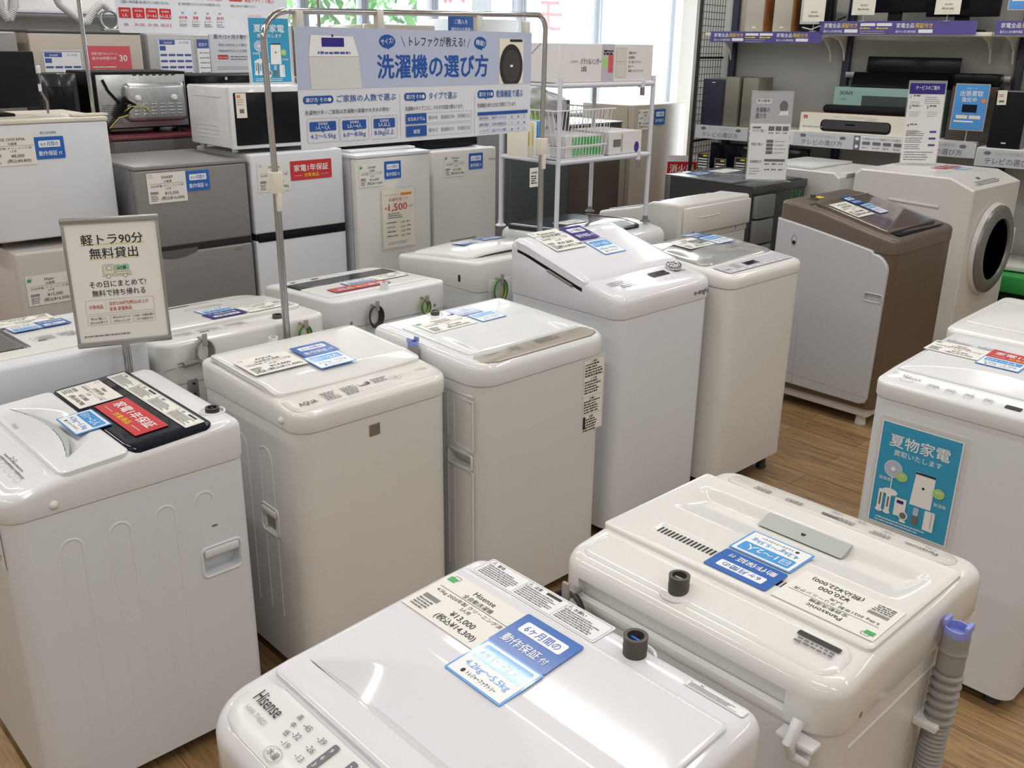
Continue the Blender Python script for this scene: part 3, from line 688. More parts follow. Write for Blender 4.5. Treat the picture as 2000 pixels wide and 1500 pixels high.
m = MB(); m.loft([[(x, -.124, G_.z(-.1) + .007) for x in (-.095,)] + [(.085, -.124, G_.z(-.1) + .007), (.085, -.098, G_.z(-.1) - .010), (-.095, -.098, G_.z(-.1) - .010)], [(-.095, -.120, G_.z(-.1) + .0085), (.085, -.120, G_.z(-.1) + .0085), (.085, -.078, G_.z(-.1) - .0035), (-.095, -.078, G_.z(-.1) - .0035)]], 'grip_grey', smooth=False); m.build('lid_grip', G_.root, label='grey grip in the lid')
m = MB(); m.cyl((-.005, -.100), .005, G_.z(-.11) - .004, G_.z(-.11) + .0035, 'dark'); m.build('lock_hole', gl)
m = MB()
for k in range(44):
    x = .192 - k * .0088
    m.box(x - .0022, x + .0022, .088, .109, G_.z(.1) + .003, G_.z(.1) + .0058, 'dark')
m.build('vent_slots', gl, label='row of dark vent slots across the lid')
sheet(-.25, .25, -.258, -.196, lambda x, y: G_.z(y), 'pale_panel', .0035, .03, 12, 8).build('control_panel', G_.root, label='pale grey control panel')
cp = G_.root.children[-1]
b = Board(.48, .056, None); b.text('Panasonic', .025, .028, .016, 'ink', w=.065, bold=.7); b.text('5.0kg', .035, .012, .010, 'ink_soft')
for k in range(3): b.ring(.13 + .055 * k, .016, .014, .007, .0008, 'ink_mid'); b.text(('予約', '乾燥', '時間')[k], .13 + .055 * k, .013, .008, 'ink_soft', al='C')
b.rect(.225, .036, .035, .010, 'plastic_grey')
for k in range(4): b.lines(.115 + .075 * k + (.04 if k > 1 else 0), .046, .04, 3, .006, .004, 'ink_soft', ragged=.1)
b.ring(.40, .035, .016, .009, .001, 'ink_mid'); b.ring(.40, .014, .014, .007, .0009, 'ink_mid'); b.ring(.45, .03, .012, .007, .0008, 'ink_mid')
put(G_, b, 'panel_print', -.24, -.256, .004, parent=cp)
put(G_, b_price(.185, .118, 'Panasonic', '全自動洗濯機', '¥20,000', '(税込¥22,000)', '5.0kg 2021年製 クリーニング済'), 'price_tag', -.270, .030, .0090, 'white price tag', zf=lambda x, y: G_.z(y))
put(G_, b_six(.130, .078), 'warranty_card', -.073, .070, .0092, 'dark blue six month warranty card', zf=lambda x, y: G_.z(y))
put(G_, b_capacity(.130, .090), 'capacity_card', -.071, -.026, .0100, 'light blue capacity card', zf=lambda x, y: G_.z(y))
b = Board(.08, .028, None); b.rect(0, .0, .075, .011, 'ink', r=.002); b.lines(.004, .024, .07, 2, .008, .005, 'ink_soft'); put(G_, b, 'care_label', -.245, .195, .0062)
sheet(-.262, .262, .176, .262, lambda x, y: G_.z(y) - max(0, y - .20) * .05, 'gloss_warm', .005, .03, 30, 10).build('rear_deck', G_.root)
# tap standing in a dished notch at the rear edge
feet_tap(G_, .045, .235, inner='hose_grey', r=.018, h=.034, dz=-.001)
cut(G_.cover, MB().box(-.205, .235, .268, .32, .818, .858, 'scoop'))
cord_loop(G_, .235, .80, r=.05, m='rubber')
m = MB(); m.box(-.275, -.21, .285, .315, .79, .80, 'satin_white', .004); m.tube([(-.24, .30, .83), (-.24, .325, .80), (-.24, .31, .77), (-.265, .30, .765)], .010, 'satin_white', 10); m.build('hose_hook', G_.cab, label='white plastic hook at the rear corner')
m = MB()
for z in (.76, .52): m.tube([(-.2865, -.20, z), (-.2865, .22, z)], .003, 'enamel_warm', 6)
m.build('side_ribs', G_.cab)
side_cut(G_, -.22, -.10, .54, .60, 'L', .03, .008); side_frame(G_, -.228, -.092, .533, .608, 'L', .01, .004, 'enamel_warm').build('carry_handle', G_.cab)
hose(G_, [(-.318, -.085, .845), (-.318, -.083, .77), (-.318, -.072, .60), (-.318, -.055, .30), (-.318, -.05, .05)], .0235)
m = MB(); m.box(-.33, -.287, -.10, -.04, .66, .675, 'satin_white', .003); m.build('hose_holder', G_.cab)
m = MB(); m.lathe([(.0001, -.004), (.006, -.003), (.007, 0)], (-.2885, .20, .815), 'zinc', 12, 'x'); m.build('screw', G_.cab)

H_ = washer('white washing machine carrying a blue poster on its front, right foreground', 2.8225, .867, -90, .53, .555, .845,
            [(-.2775, .893), (-.18, .905), (.20, .925), (.2775, .928)], 'enamel_cool', 'gloss_white', rf=.045, e=.012)
def h_lid(x, y):
    z = H_.z(y) + .001; t = 1 - (x / .235) ** 2
    if t > 0 and -.16 < y < -.16 + .13 * t: z -= .010 * min(1, t * 3) * (1 - (y + .16) / (.13 * t))
    return z
pocket(H_, -.24, .24, -.165, .13)
sheet(-.25, .25, -.172, .145, h_lid, 'gloss_white', .005, .012, 50, 50).build('lid', H_.root)
b = Board(.50, .07, None); b.text('AQUA', .005, .05, .013, 'ink_mid', w=.04); b.ring(.06, .025, .020, .011, .001, 'ink_soft')
for k in range(4): b.ring(.135 + .052 * k, .015, .013, .008, .001, 'ink_soft'); b.lines(.12 + .052 * k, .034, .035, 2, .008, .004, 'ink_soft')
b.rect(.335, .012, .042, .020, 'ink'); b.ring(.40, .016, .014, .008, .001, 'ink_soft'); b.lines(.04, .048, .07, 2, .008, .005, 'ink'); b.ring(.46, .02, .016, .010, .001, 'ink_soft')
put(H_, b, 'control_panel', -.25, -.258, .001, 'printed control strip')
put(H_, b_warn(.20, .03, 2, None), 'warning_label', -.255, .155, .001)
put(H_, b_price(.165, .10, 'Haier', '全自動洗濯機', '¥15,000', '(税込¥16,500)'), 'price_tag', -.262, .030, .0080, 'white price tag', zf=lambda x, y: H_.z(y))
put(H_, b_red(.20, .075), 'warranty_sticker', -.098, .082, .0082, 'red one year warranty sticker', zf=lambda x, y: H_.z(y)); put(H_, b_capacity(.125, .078), 'capacity_sticker', -.098, .008, .0082, 'blue and white capacity sticker', zf=lambda x, y: H_.z(y))

I_ = washer('white washing machine behind the one with the blue poster, half out of frame', 3.43, .93, -90, .53, .53, .86,
            [(-.265, .912), (-.17, .922), (.265, .935)], 'enamel_warm', 'gloss_warm', rf=.05, e=.014)
def i_lid(x, y): return I_.z(y) + .010 * max(0, 1 - (x / .23) ** 2) * max(0, 1 - ((y - .02) / .16) ** 2)
sheet(-.24, .24, -.17, .17, i_lid, 'gloss_warm', .005, .02, 30, 30).build('lid', I_.root)
put(I_, Board(.30, .006, 'ink_soft'), 'lid_slot', -.15, .20, .001)
# --- second row, backs to us ---------------------------------------------------------------------
def simple_back(W, screws=True):
    m = MB()
    for x in (-.2, .2): m.lathe([(.0001, .004), (.006, .003), (.007, 0)], (x, W.d / 2 + .003, W.seam + .02), 'zinc', 12, 'y')
    m.build('screw', W.root)
Z1 = washer('white washing machine with black lid window behind the truck rental sign', .752, 2.915, 180, .58, .52, .86,
            [(-.26, .945), (.1, .962), (.26, .968)], 'enamel_cool', 'enamel_cool', rf=.03, e=.014)
sheet(-.26, .26, -.15, .20, lambda x, y: Z1.z(y), 'gloss_warm', .006, .012, 10, 10).build('lid', Z1.root)
sheet(-.01, .24, -.14, .13, lambda x, y: Z1.z(y) + .005, 'window_smoke', .003, .01, 8, 8).build('lid_glass', Z1.root, label='black lid window')
put(Z1, b_price(.17, .10, 'Haier', '全自動洗濯機', '¥15,000', '(税込¥16,500)'), 'price_tag', -.175, -.258, .0095, 'white price tag')
put(Z1, b_six(.085, .085), 'warranty_card', -.185, -.155, .0098, 'blue warranty card', ang=.05); put(Z1, b_capacity(.085, .085), 'capacity_card', -.098, -.150, .0110, 'light blue capacity card', ang=.05)
put(Z1, b_warn(.13, .07, 2, None), 'warning_label', -.16, .02, .0072)
simple_back(Z1)
Z2 = washer('cream-white washing machine with coiled grey plug cord on its back, behind the flat-lidded one', 1.368, 2.935, 180, .585, .545, .80,
            [(-.2725, .895), (.1, .925), (.2725, .932)], 'enamel_warm', 'gloss_warm', rf=.09, rrad=.05, e=.014)
def z2_lid(x, y):
    t = 1 - (x / .27) ** 2; return Z2.z(y) + (.008 if y > -.17 + .05 * (1 - t) else 0)
sheet(-.275, .275, -.19, .15, z2_lid, 'gloss_warm', .005, .03, 30, 40).build('lid', Z2.root)
b = Board(.34, .035, None); b.rect(.10, .008, .13, .018, 'ink'); b.rect(.02, .006, .07, .018, 'ink_mid'); b.lines(.25, .022, .07, 2, .010, .005, 'ink_soft'); put(Z2, b, 'control_panel', -.13, -.235, .001, 'narrow dark control strip')
m = MB(); m.box(-.09, .04, -.098, -.066, Z2.z(-.08) + .008, Z2.z(-.08) + .0145, 'grip_grey', .003); m.build('lid_grip', Z2.root)
put(Z2, b_capacity(.115, .085), 'capacity_card', -.082, -.045, .0145, 'light blue capacity card'); put(Z2, b_six(.125, .085, 'deep_blue'), 'warranty_card', -.078, .045, .0145, 'dark blue warranty card')
put(Z2, b_price(.165, .10, 'AQUA', '全自動洗濯機', '¥16,000', '(税込¥17,600)'), 'price_tag', -.25, .035, .0145, 'white price tag')
put(Z2, b_warn(.28, .05, 3, None), 'warning_label', -.04, .165, .001); feet_tap(Z2, -.14, .216, inner='hole', h=.012)
m = MB(); m.tube([(.29, .2745, .855), (.06, .2745, .858), (.05, .2745, .868), (-.22, .2745, .87)], .0018, 'ink_mid', 6); m.build('back_seam', Z2.root)
cord_loop(Z2, .165, .915, r=.034, m='cable_grey'); cord_loop(Z2, -.19, .902, r=.026, green=True)
m = MB(); m.tube([(.235, .30, .868), (.19, .30, .872)], .009, 'cable_grey', 10); m.box(.235, .252, .293, .296, .872, .876, 'zinc'); m.box(.235, .252, .301, .304, .864, .868, 'zinc'); m.build('plug', Z2.root, label='grey two pin plug')
m = MB(); m.box(.185, .22, .270, .277, .74, .81, 'zinc', .002); m.cyl((.20, .795), .004, .276, .279, 'hole', ax='y'); m.cyl((.20, .76), .004, .276, .279, 'hole', ax='y'); m.build('bracket', Z2.root)
m = MB(); m.cyl((.19, .70), .006, .270, .2745, 'hole', ax='y'); m.build('screw_hole', Z2.root)
Z3 = washer('cool white washing machine with red sticker and grey lid window, behind the champagne-panel one', 2.085, 3.12, 180, .535, .53, .79,
            [(-.265, .862), (-.15, .878), (.265, .900)], 'enamel_grey', 'satin_white', rf=.05, rrad=.045, e=.012)
sheet(-.24, .24, -.13, -.02, lambda x, y: Z3.z(y), 'smoke_dark', .006, .01, 10, 6).build('lid_glass', Z3.root, label='smoked strip of the lid')
sheet(-.24, .24, -.018, .19, lambda x, y: Z3.z(y), 'satin_white', .006, .01, 10, 10).build('lid', Z3.root)
b = Board(.46, .06, None); b.rect(.28, .018, .035, .018, 'ink')
for k in range(6): b.ring(.07 + .035 * k, .03, .010, .006, .0008, 'ink_mid')
b.disc(.40, .028, .013, .010, 'ink_soft'); b.text('Hisense', .17, .0, .012, 'ink_soft')
put(Z3, b, 'control_panel', -.23, -.215, .001, 'printed control strip')
put(Z3, b_red(.255, .075), 'warranty_sticker', -.07, .085, .0095, 'red one year warranty sticker'); put(Z3, b_capacity(.135, .065), 'capacity_sticker', -.055, .018, .0095, 'blue capacity sticker')
put(Z3, b_price(.16, .09, 'Hisense', '全自動洗濯機', '¥16,000', '(税込¥17,600)'), 'price_tag', -.22, .0, .0095, 'white price tag')
feet_tap(Z3, .006, .215, m='satin_white', inner='hole', r=.015, h=.028)
cord_loop(Z3, .102, .842, r=.036, m='rubber'); cord_loop(Z3, -.137, .838, r=.024, green=True); simple_back(Z3)
Z4 = washer('white washing machine with humped lid behind the tall one, yellow-green wire on its back', 2.79, 3.125, 180, .56, .56, .82,
            [(-.28, .895), (.28, .95)], 'enamel_grey', 'gloss_warm', rf=.04, e=.016)
def z4_lid(x, y): return Z4.z(y) + .040 * max(0, 1 - (x / .24) ** 2) ** .6 * max(0, 1 - ((y + .02) / .22) ** 2) ** .6
sheet(-.24, .24, -.22, .17, z4_lid, 'gloss_warm', .005, .03, 30, 30).build('lid', Z4.root)
m = MB(); m.box(-.09, .06, -.155, -.145, .944, .952, 'ink_soft', .002); m.build('lid_grip', Z4.root)
put(Z4, b_capacity(.12, .09), 'capacity_card', .02, -.06, .042, 'light blue capacity card'); put(Z4, b_six(.13, .09), 'warranty_card', -.115, -.06, .045, 'blue warranty card')
m = MB(); m.box(.05, .22, .28, .287, .75, .865, 'enamel_grey', .003); m.build('back_plate', Z4.root)
cord_loop(Z4, .175, .842, r=.042, green=True); simple_back(Z4)
m = MB(); m.box(.2815, .285, .16, .175, .85, .88, 'hole', .003); m.build('side_slot', Z4.root)
Z5 = washer('white washing machine with black lid underneath the white laundry rack', 3.525, 3.18, 180, .655, .56, .85,
            [(-.28, .935), (.10, .955), (.28, .93)], 'enamel_cool', 'gloss_white', rf=.05, rrad=.05, e=.04)
sheet(-.19, .32, -.24, .22, lambda x, y: Z5.z(y) + .002, 'smoke_dark', .014, .03, 12, 12).build('lid', Z5.root, label='black glossy lid')
b = b_price(.16, .1, 'Haier', '全自動洗濯機', '¥22,000', '(税込¥24,200)'); put(Z5, b, 'price_tag', .02, -.05, .018, 'white price tag')
Z6 = washer('large white washing machine with boxy raised back and grey glass lid', 4.265, 3.185, 180, .63, .57, .84,
            [(-.285, .930), (.02, .995), (.10, 1.030), (.285, 1.035)], 'enamel_warm', 'enamel_warm', rf=.05, rrad=.02, e=.014)
sheet(-.27, .27, -.25, .0, lambda x, y: Z6.z(y), 'smoke', .006, .02, 12, 12).build('lid', Z6.root, label='smoked grey lid')
m = MB(); m.box(-.31, .30, .288, .306, .875, 1.015, 'enamel_warm', .012); m.box(-.02, .18, .303, .309, .955, .960, 'satin_white', .002); m.cyl((.22, .885), .004, .305, .31, 'hole', ax='y'); m.build('back_box', Z6.root, label='raised boxed back cover'); simple_back(Z6)
put(Z6, b_six(.11, .085), 'warranty_card', -.10, -.15, .008, 'blue warranty card')

# J : brown and silver machine
J = Washer(); J.root = thing('washing_machine', 'brown washing machine with silver side panel and smoked sloping lid', 'washing machine', (4.62, 2.215, 0))
J.w, J.d = .66, .63; JP = [(-.315, .955), (-.22, .972), (.14, 1.060), (.315, 1.075)]; J.z = prof_fn(JP)
m = MB(); rings = []
for z, dx in ((.10, 0), (.885, 0)): rings.append([(x, y + (0.0), z) for x, y in rr(.652, .625, (.045, .045, .02, .02))])
m.loft(rings, 'brown_front'); J.cab = m.build('cabinet', J.root)
m = MB(); rad = (.045, .045, .03, .03); rings = [[(x, y, .887) for x, y in rr(.656, .63, rad)]]
for a in (0, 22, 45, 68, 90):
    i_ = .02 * (1 - math.cos(math.radians(a))); dr_ = .02 * (1 - math.sin(math.radians(a)))
    rings.append([(x, y, J.z(y) - dr_) for x, y in rr(.66 - 2 * i_, .63 - 2 * i_, tuple(q - i_ * .8 for q in rad))])
for i_ in (.05, .1, .16, .22, .28): rings.append([(x, y, J.z(y)) for x, y in rr(.66 - 2 * i_, .63 - 2 * i_, .01)])
m.loft(rings, 'brown'); J.cover = m.build('top_cover', J.root, sharp=50)
def jpanel(side):
    # silver side panel: top edge falls towards the front, big round at the top front corner
    pts = []
    X = side * .3305
    pts += [(.315, .13), (.315, .985)]
    for k in range(1, 9): y = .315 - k * .065; pts.append((y, .985 + (.885 - .985) * ((k * .065 / .58)) ** 1.15))
    cx_, cz_ = -.215, .805
    for k in range(0, 9): a = PI / 2 + (PI / 2) * k / 8; pts.append((cx_ + .078 * math.cos(a), cz_ + .078 * math.sin(a)))
    pts += [(-.285, .16), (-.275, .135), (-.25, .125)]
    m = MB(); inn = [(a * .985 + .0, .5 + (b - .5) * .985) for a, b in pts]
    m.loft([[(X - side * .010, a, b) for a, b in pts], [(X + side * .006, a, b) for a, b in pts], [(X + side * .010, a, b) for a, b in inn]], 'silver_panel', smooth=False)
    return m
o = jpanel(-1).build('side_panel', J.root, label='silver side panel'); jpanel(1).build('side_panel', J.root, label='silver side panel')
c = MB(); P = [(a - .243, b + .672) for a, b in rr(.085, .035, .010, 1, 4)]
c.loft([[(-.36, a, b) for a, b in P], [(-.329, a, b) for a, b in P]], 'scoop', smooth=False); cut(o, c)
m = MB(); m.tube([(-.3405, a - .243, b + .672) for a, b in rr(.09, .040, .011, 1, 4)], .003, 'silver_panel', 8, closed=True); m.tube([(-.3405, .21 + .014 * math.cos(t), .885 + .026 * math.sin(t)) for t in [2 * PI * k / 20 for k in range(20)]], .002, 'zinc', 6, closed=True); m.build('recess_trim', o)
m = MB(); m.lathe([(.0001, -.0015), (.009, -.0015), (.010, 0)], (-.3405, .21, .873), 'hole', 14, 'x'); m.build('panel_hole', o)
m = MB(); m.tube([(-.3407, .13, .13), (-.3407, .13, .46), (-.3407, .14, .475), (-.3407, .315, .475)], .0012, 'ink_mid', 5); m.tube([(-.3407, .315, .20), (-.3407, -.28, .17)], .0012, 'ink_mid', 5); m.build('panel_seam', o)
m = MB(); m.box(-.31, .31, -.29, .30, .05, .12, 'enamel_grey', .01); m.build('base', J.root)
for sx in (-1, 1):
    for sy in (-1, 1): m = MB(); m.cyl((sx * .27, sy * .24), .028, 0, .05, 'enamel_grey', r1=.022); m.build('foot', J.root)
sheet(-.27, .27, -.235, .155, lambda x, y: J.z(y), 'brown_gloss', .012, .02, 16, 16, skirt=.0).build('lid', J.root, label='smoked brown glass lid, slightly raised')
m = MB(); m.box(-.24, .24, -.285, -.235, J.z(-.25) - .002, J.z(-.25) + .006, 'black_gloss', .004); m.build('lid_recess', J.root, label='dark control recess in front of the lid')
m = MB(); m.box(-.295, .295, .165, .17, J.z(.16) - .002, J.z(.16) + .003, 'dark'); m.build('lid_joint', J.root)
m = MB(); m.lathe([(.03, -.002), (.028, .006), (.014, .010), (.014, .022), (.001, .022)], (-.15, .24, J.z(.24)), 'rubber_brown', 20); m.build('water_inlet', J.root)
put(J, Board(.05, .035, 'yellow'), 'yellow_tape', -.10, .225, .001, 'yellow tape patch')
put(J, b_price(.17, .17, 'HITACHI', '全自動洗濯機', '¥39,800', '(税込¥43,780)', green=False), 'price_tag', -.24, -.065, .0145, 'white price tag'); put(J, b_six(.09, .10), 'warranty_card', -.045, .05, .0150, 'blue warranty card'); put(J, b_capacity(.095, .12, '5人以上', '8.0kg以上'), 'capacity_card', -.03, -.075, .0150, 'light blue capacity card')

# K : front loader
def front_loader(label, cx, cy, th, w, d, h, mt, door=True, zf=1.06, extras=True):
    R = thing('drum_washing_machine', label, 'washing machine', (cx, cy, 0), math.radians(th))
    prof = [(-d / 2, .06), (-d / 2 - .004, .5), (-d / 2, zf), (-d / 2 + .14, h), (d / 2 - .04, h), (d / 2, h - .03), (d / 2, .06)]
    m = MB(); e = .012
    m.loft([[(-w / 2, y, z) for y, z in [(a * .985, .5 * h + (b - .5 * h) * .985) for a, b in prof]], [(-w / 2 + 0.0, y, z) for y, z in [(a * .985, .5 * h + (b - .5 * h) * .985) for a, b in prof]],
            [(-w / 2 + e, y, z) for y, z in prof], [(w / 2 - e, y, z) for y, z in prof], [(w / 2, y * .985, .5 * h + (z - .5 * h) * .985) for y, z in prof]], mt, smooth=False)
    body = m.build('cabinet', R)
    for sx in (-1, 1):
        for sy in (-1, 1): q = MB(); q.cyl((sx * (w / 2 - .06), sy * (d / 2 - .07)), .026, 0, .062, 'rubber'); q.build('foot', R)
    if door:
        dz = .69; Y = -d / 2 - .004
        q = MB(); q.lathe([(.275, 0), (.27, -.018), (.262, -.026)], (0, Y, dz), mt, 56, 'y'); q.build('door_surround', R)
        q = MB(); q.lathe([(.262, -.02), (.258, -.040), (.235, -.055), (.185, -.052), (.180, -.040)], (0, Y, dz), 'door_ring', 56, 'y')
        dr = q.build('door', R, label='round door with grey ring')
        q = MB(); q.lathe([(.184, -.040), (.15, -.034), (.08, -.030), (.001, -.029)], (0, Y, dz), 'door_glass', 48, 'y'); q.build('door_glass', dr, label='dark bowl glass')
        q = MB(); q.box(.25, .285, Y - .045, Y - .004, dz - .06, dz + .10, mt, .008); q.build('door_handle', dr)
    return R, body
K, kb = front_loader('large white front-loading washing machine with round dark door', 5.86, 2.41, 0, .70, .72, 1.118, 'enamel_warm')
m = MB()
for z in (.96, .87): m.tube([(-.3505, .12, z), (-.3505, -.18, z - .012)], .010, 'enamel_warm', 8)
m.build('side_ribs', kb)
class _K: pass
KW = _K(); KW.root = K; KW.z = prof_fn([(-.36, 1.06), (-.22, 1.118), (.36, 1.118)])
b = Board(.60, .11, None); b.lines(.10, .05, .4, 3, .015, .007, 'ink_soft'); b.rect(.20, .075, .04, .02, 'ink_soft'); b.text('TOSHIBA', .06, .02, .016, 'ink_soft')
put(KW, b, 'control_panel', -.30, -.345, .001, 'printed touch panel')
put(KW, b_red(.24, .09), 'warranty_sticker', .02, -.03, .001, 'red one year warranty sticker'); put(KW, b_capacity(.13, .08), 'capacity_sticker', .08, -.115, .001, 'blue capacity sticker'); put(KW, b_price(.16, .1, 'TOSHIBA', 'ドラム式洗濯機', '¥98,000', '(税込¥107,800)', green=False), 'price_tag', -.16, -.11, .001, 'white price tag')
m = MB(); m.box(-.35, .35, -.366, -.358, .10, .235, 'enamel_warm', .004); m.build('kick_panel', K)

L_ = thing('drum_washing_machine', 'dark graphite front-loading washing machine carrying a clear info stand', 'washing machine', (5.365, 3.51, 0), PI)
m = MB(); m.loft([[(x, y, z) for x, y in rr(.63, .66, .012, 2, 3)] for z in (.06, .998)], 'drum_graphite', smooth=False); m.build('cabinet', L_)
m = MB(); m.box(-.32, .32, -.335, .18, .998, 1.010, 'drum_top', .004); m.build('top_plate', L_, label='glossy dark top plate')
m = MB(); m.box(.0, .322, -.34, -.29, .07, 1.006, 'fridge_slate', .012); m.box(-.322, .0, -.34, -.29, .07, 1.006, 'fridge_slate', .012); m.build('front_frame', L_)
m = MB(); m.box(-.31, .31, .18, .345, .95, 1.0, 'drum_graphite', .008)
for k in range(9): m.box(-.26 + k * .030, -.26 + k * .030 + .020, .29, .335, 1.0, 1.003, 'dark')
m.build('vent_grille', L_, label='vented strip at the rear of the top')
m = MB()
for z0, z1 in ((.80, .94), (.64, .79), (.10, .63)): m.box(.10, .30, .33, .37, z0, z1, 'plastic_grey', .008)
m.build('rear_panel', L_, label='grey plastic rear panel')
m = MB()
for k in range(6): m.tube([(-.06 - .008 * k + .03 * math.sin(k + t * 1.3), .385 + .004 * k, .95 - .07 * t) for t in range(10)], .003, 'cable_green', 6)
m.build('power_cord', L_, label='bundle of green wire')
for sx in (-1, 1):
    for sy in (-1, 1): q = MB(); q.cyl((sx * .25, sy * .26), .024, 0, .062, 'rubber'); q.build('foot', L_)
LW = _K(); LW.root = L_; LW.z = lambda y: 1.010
put(LW, b_six(.16, .12), 'warranty_card', .05, -.26, .001, 'blue warranty card'); put(LW, b_price(.22, .13, 'HITACHI', 'ドラム式洗濯機', '¥79,800', '(税込¥87,780)', green=False), 'price_tag', -.24, -.24, .001, 'white price tag'); put(LW, Board(.10, .05, 'yellow_soft'), 'yellow_tape', -.28, .12, -.008, 'yellow tape patch')
Mm, mb_ = front_loader('white front-loading washing machine with perforated vents at its top rear', 6.04, 3.30, 180, .61, .64, 1.045, 'enamel_warm', False, zf=1.01)
m = MB()
for x0 in (-.22, .08):
    m.box(x0, x0 + .15, .26, .325, 1.005, 1.040, 'satin_white', .006)
    for k in range(7):
        for j in range(3): m.box(x0 + .012 + k * .019, x0 + .022 + k * .019, .3245, .3275, 1.010 + j * .009, 1.015 + j * .009, 'hole')
m.box(-.28, .28, -.26, .10, 1.045, 1.062, 'satin_white', .006); m.build('vent_housing', Mm)

# ------------------------------------------------------------------ fridges
def fridge(label, x0, x1, vf, top, mt, split=None, depth=.53, side=None, z0=.22, gap='dark', handle=None, name='refrigerator', rz=0, group=None, capm=None):
    w = x1 - x0
    R = thing(name, label, 'refrigerator', ((x0 + x1) / 2, vf, z0), rz, group)
    side = side or mt; H = top - z0
    m = MB(); m.box(-w / 2 + .003, w / 2 - .003, .055, depth, .02, H - .004, side, .006); m.build('cabinet', R)
    for sx in (-1, 1):
        q = MB(); q.cyl((sx * (w / 2 - .04), .12), .016, 0, .022, 'rubber'); q.build('foot', R); q = MB(); q.cyl((sx * (w / 2 - .04), depth - .05), .016, 0, .022, 'rubber'); q.build('foot', R)
    zs = [.03] + ([] if not split else [s - z0 for s in split]) + [H - (.012 if capm else 0)]
    n = len(zs) - 1
    for k in range(n):
        a, b_ = zs[k] + (.014 if k else 0), zs[k + 1] - (.014 if k < n - 1 else 0)
        q = MB(); q.box(-w / 2, w / 2, 0, .05, a, b_, mt, .010, 3); dd = q.build('door' if k < n - 1 or n == 1 else 'freezer_door', R)
        if k < n - 1:
            g = MB(); g.box(-w / 2 + .006, w / 2 - .006, .008, .06, b_ - .004, b_ + .032, gap, .002); g.build('door_gap', R)
    if capm: q = MB(); q.box(-w / 2 - .002, w / 2 + .002, -.004, depth, H - .012, H + .004, capm, .004); q.build('top_cap', R)
    return R
def stick(parent, b, name, x, z, label, z0=.22, y=-.0018): return b.build(name, parent, frame((x, y, z - z0), (1, 0, 0), (0, 0, 1)), label)
# a low display bench carries the whole row
t = thing('display_bench', 'low dark bench under the row of small refrigerators', 'bench', (2.6, 4.25, 0))
m = MB(); m.box(-1.65, 1.15, -.34, .19, .18, .22, 'fridge_side', .004); m.build('bench_top', t)
for x in (-1.6, -.2, 1.1):
    for y in (-.3, .16): q = MB(); q.box(x - .02, x + .02, y - .02, y + .02, 0, .18, 'fridge_side'); q.build('leg', t)
R = fridge('small champagne one-door refrigerator carrying the big white one, at left', 1.06, 1.50, 3.90, 1.012, 'champ_light')
b = b_price(.17, .12, 'Haier', '冷蔵庫', '¥15,000', '(税込¥16,500)'); stick(R, b, 'price_tag', -.20, .80, 'white price tag')
R = fridge('white refrigerator stacked on the small champagne one, far left', 1.02, 1.512, 3.99, 1.50, 'enamel_cool', z0=1.012, depth=.50, capm='cream')
stick(R, b_price(.17, .115, 'IRIS OHYAMA', '冷蔵庫', '¥8,000', '(税込¥8,800)', green=False), 'price_tag', -.215, 1.335, 'white price tag', 1.012)
stick(R, b_six(.11, .085), 'warranty_sticker', -.046, 1.352, 'blue six month warranty sticker', 1.012); b = Board(.07, .02, None); b.text('IRIS OHYAMA', 0, 0, .014, 'ink', w=.06); stick(R, b, 'maker_mark', -.02, 1.447, None, 1.012)
R = fridge('dark grey metallic two-door refrigerator beside the truck rental sign', 1.56, 2.065, 3.90, 1.302, 'fridge_grey', [.945], side='fridge_side', capm='fridge_grey')
stick(R, b_price(.17, .125, 'SHARP', '冷蔵庫', '¥15,000', '(税込¥16,500)', green=False), 'price_tag', -.206, 1.15, 'white price tag'); stick(R, b_six(.105, .085), 'warranty_sticker', -.034, 1.188, 'blue six month warranty sticker')
b = Board(.05, .015, None); b.text('SHARP', 0, 0, .012, 'ink_soft'); stick(R, b, 'maker_mark', .165, .905, None)
m = MB(); P_ = [(-.248 + .235 * k / 14, .722 - .036 * math.sin(PI * (.12 + .88 * (1 - k / 14)))) for k in range(15)]; m.loft([[(a, -.0015, b_) for a, b_ in P_] + [(-.013, -.0015, .724), (-.248, -.0015, .724)], [(a, .02, b_) for a, b_ in P_] + [(-.013, .02, .724), (-.248, .02, .724)]], 'fridge_slate', smooth=False); m.build('door_handle', R, label='curved grip at the top of the lower door')
R = fridge('white two-door refrigerator with black band between its doors', 2.085, 2.575, 3.90, 1.322, 'enamel_cool', [.945], side='silver_panel')
m = MB(); m.box(-.235, .24, -.004, .03, .703, .744, 'black_gloss', .003); m.build('door_gap', R, label='black band between the doors')
stick(R, b_price(.165, .13, 'Hisense', '冷蔵庫', '¥17,000', '(税込¥18,700)', green=False), 'price_tag', -.215, 1.15, 'white price tag'); stick(R, b_red(.222, .088), 'warranty_sticker', -.045, 1.19, 'red one year warranty sticker')
R = fridge('white one-door refrigerator carrying the cream 1,500 point poster', 2.60, 3.055, 3.83, 1.285, 'enamel_warm', side='silver_panel', capm='enamel_cool')
stick(R, b_price(.145, .11, 'SHARP', '冷蔵庫', '¥16,000', '(税込¥17,600)'), 'price_tag', -.212, 1.135, 'white price tag'); stick(R, b_six(.10, .085), 'warranty_sticker', -.061, 1.165, 'blue six month warranty sticker')
R = fridge('pinkish white one-door refrigerator at the right end of the small fridge row', 3.13, 3.58, 3.90, 1.268, 'enamel_warm', side='silver_panel')
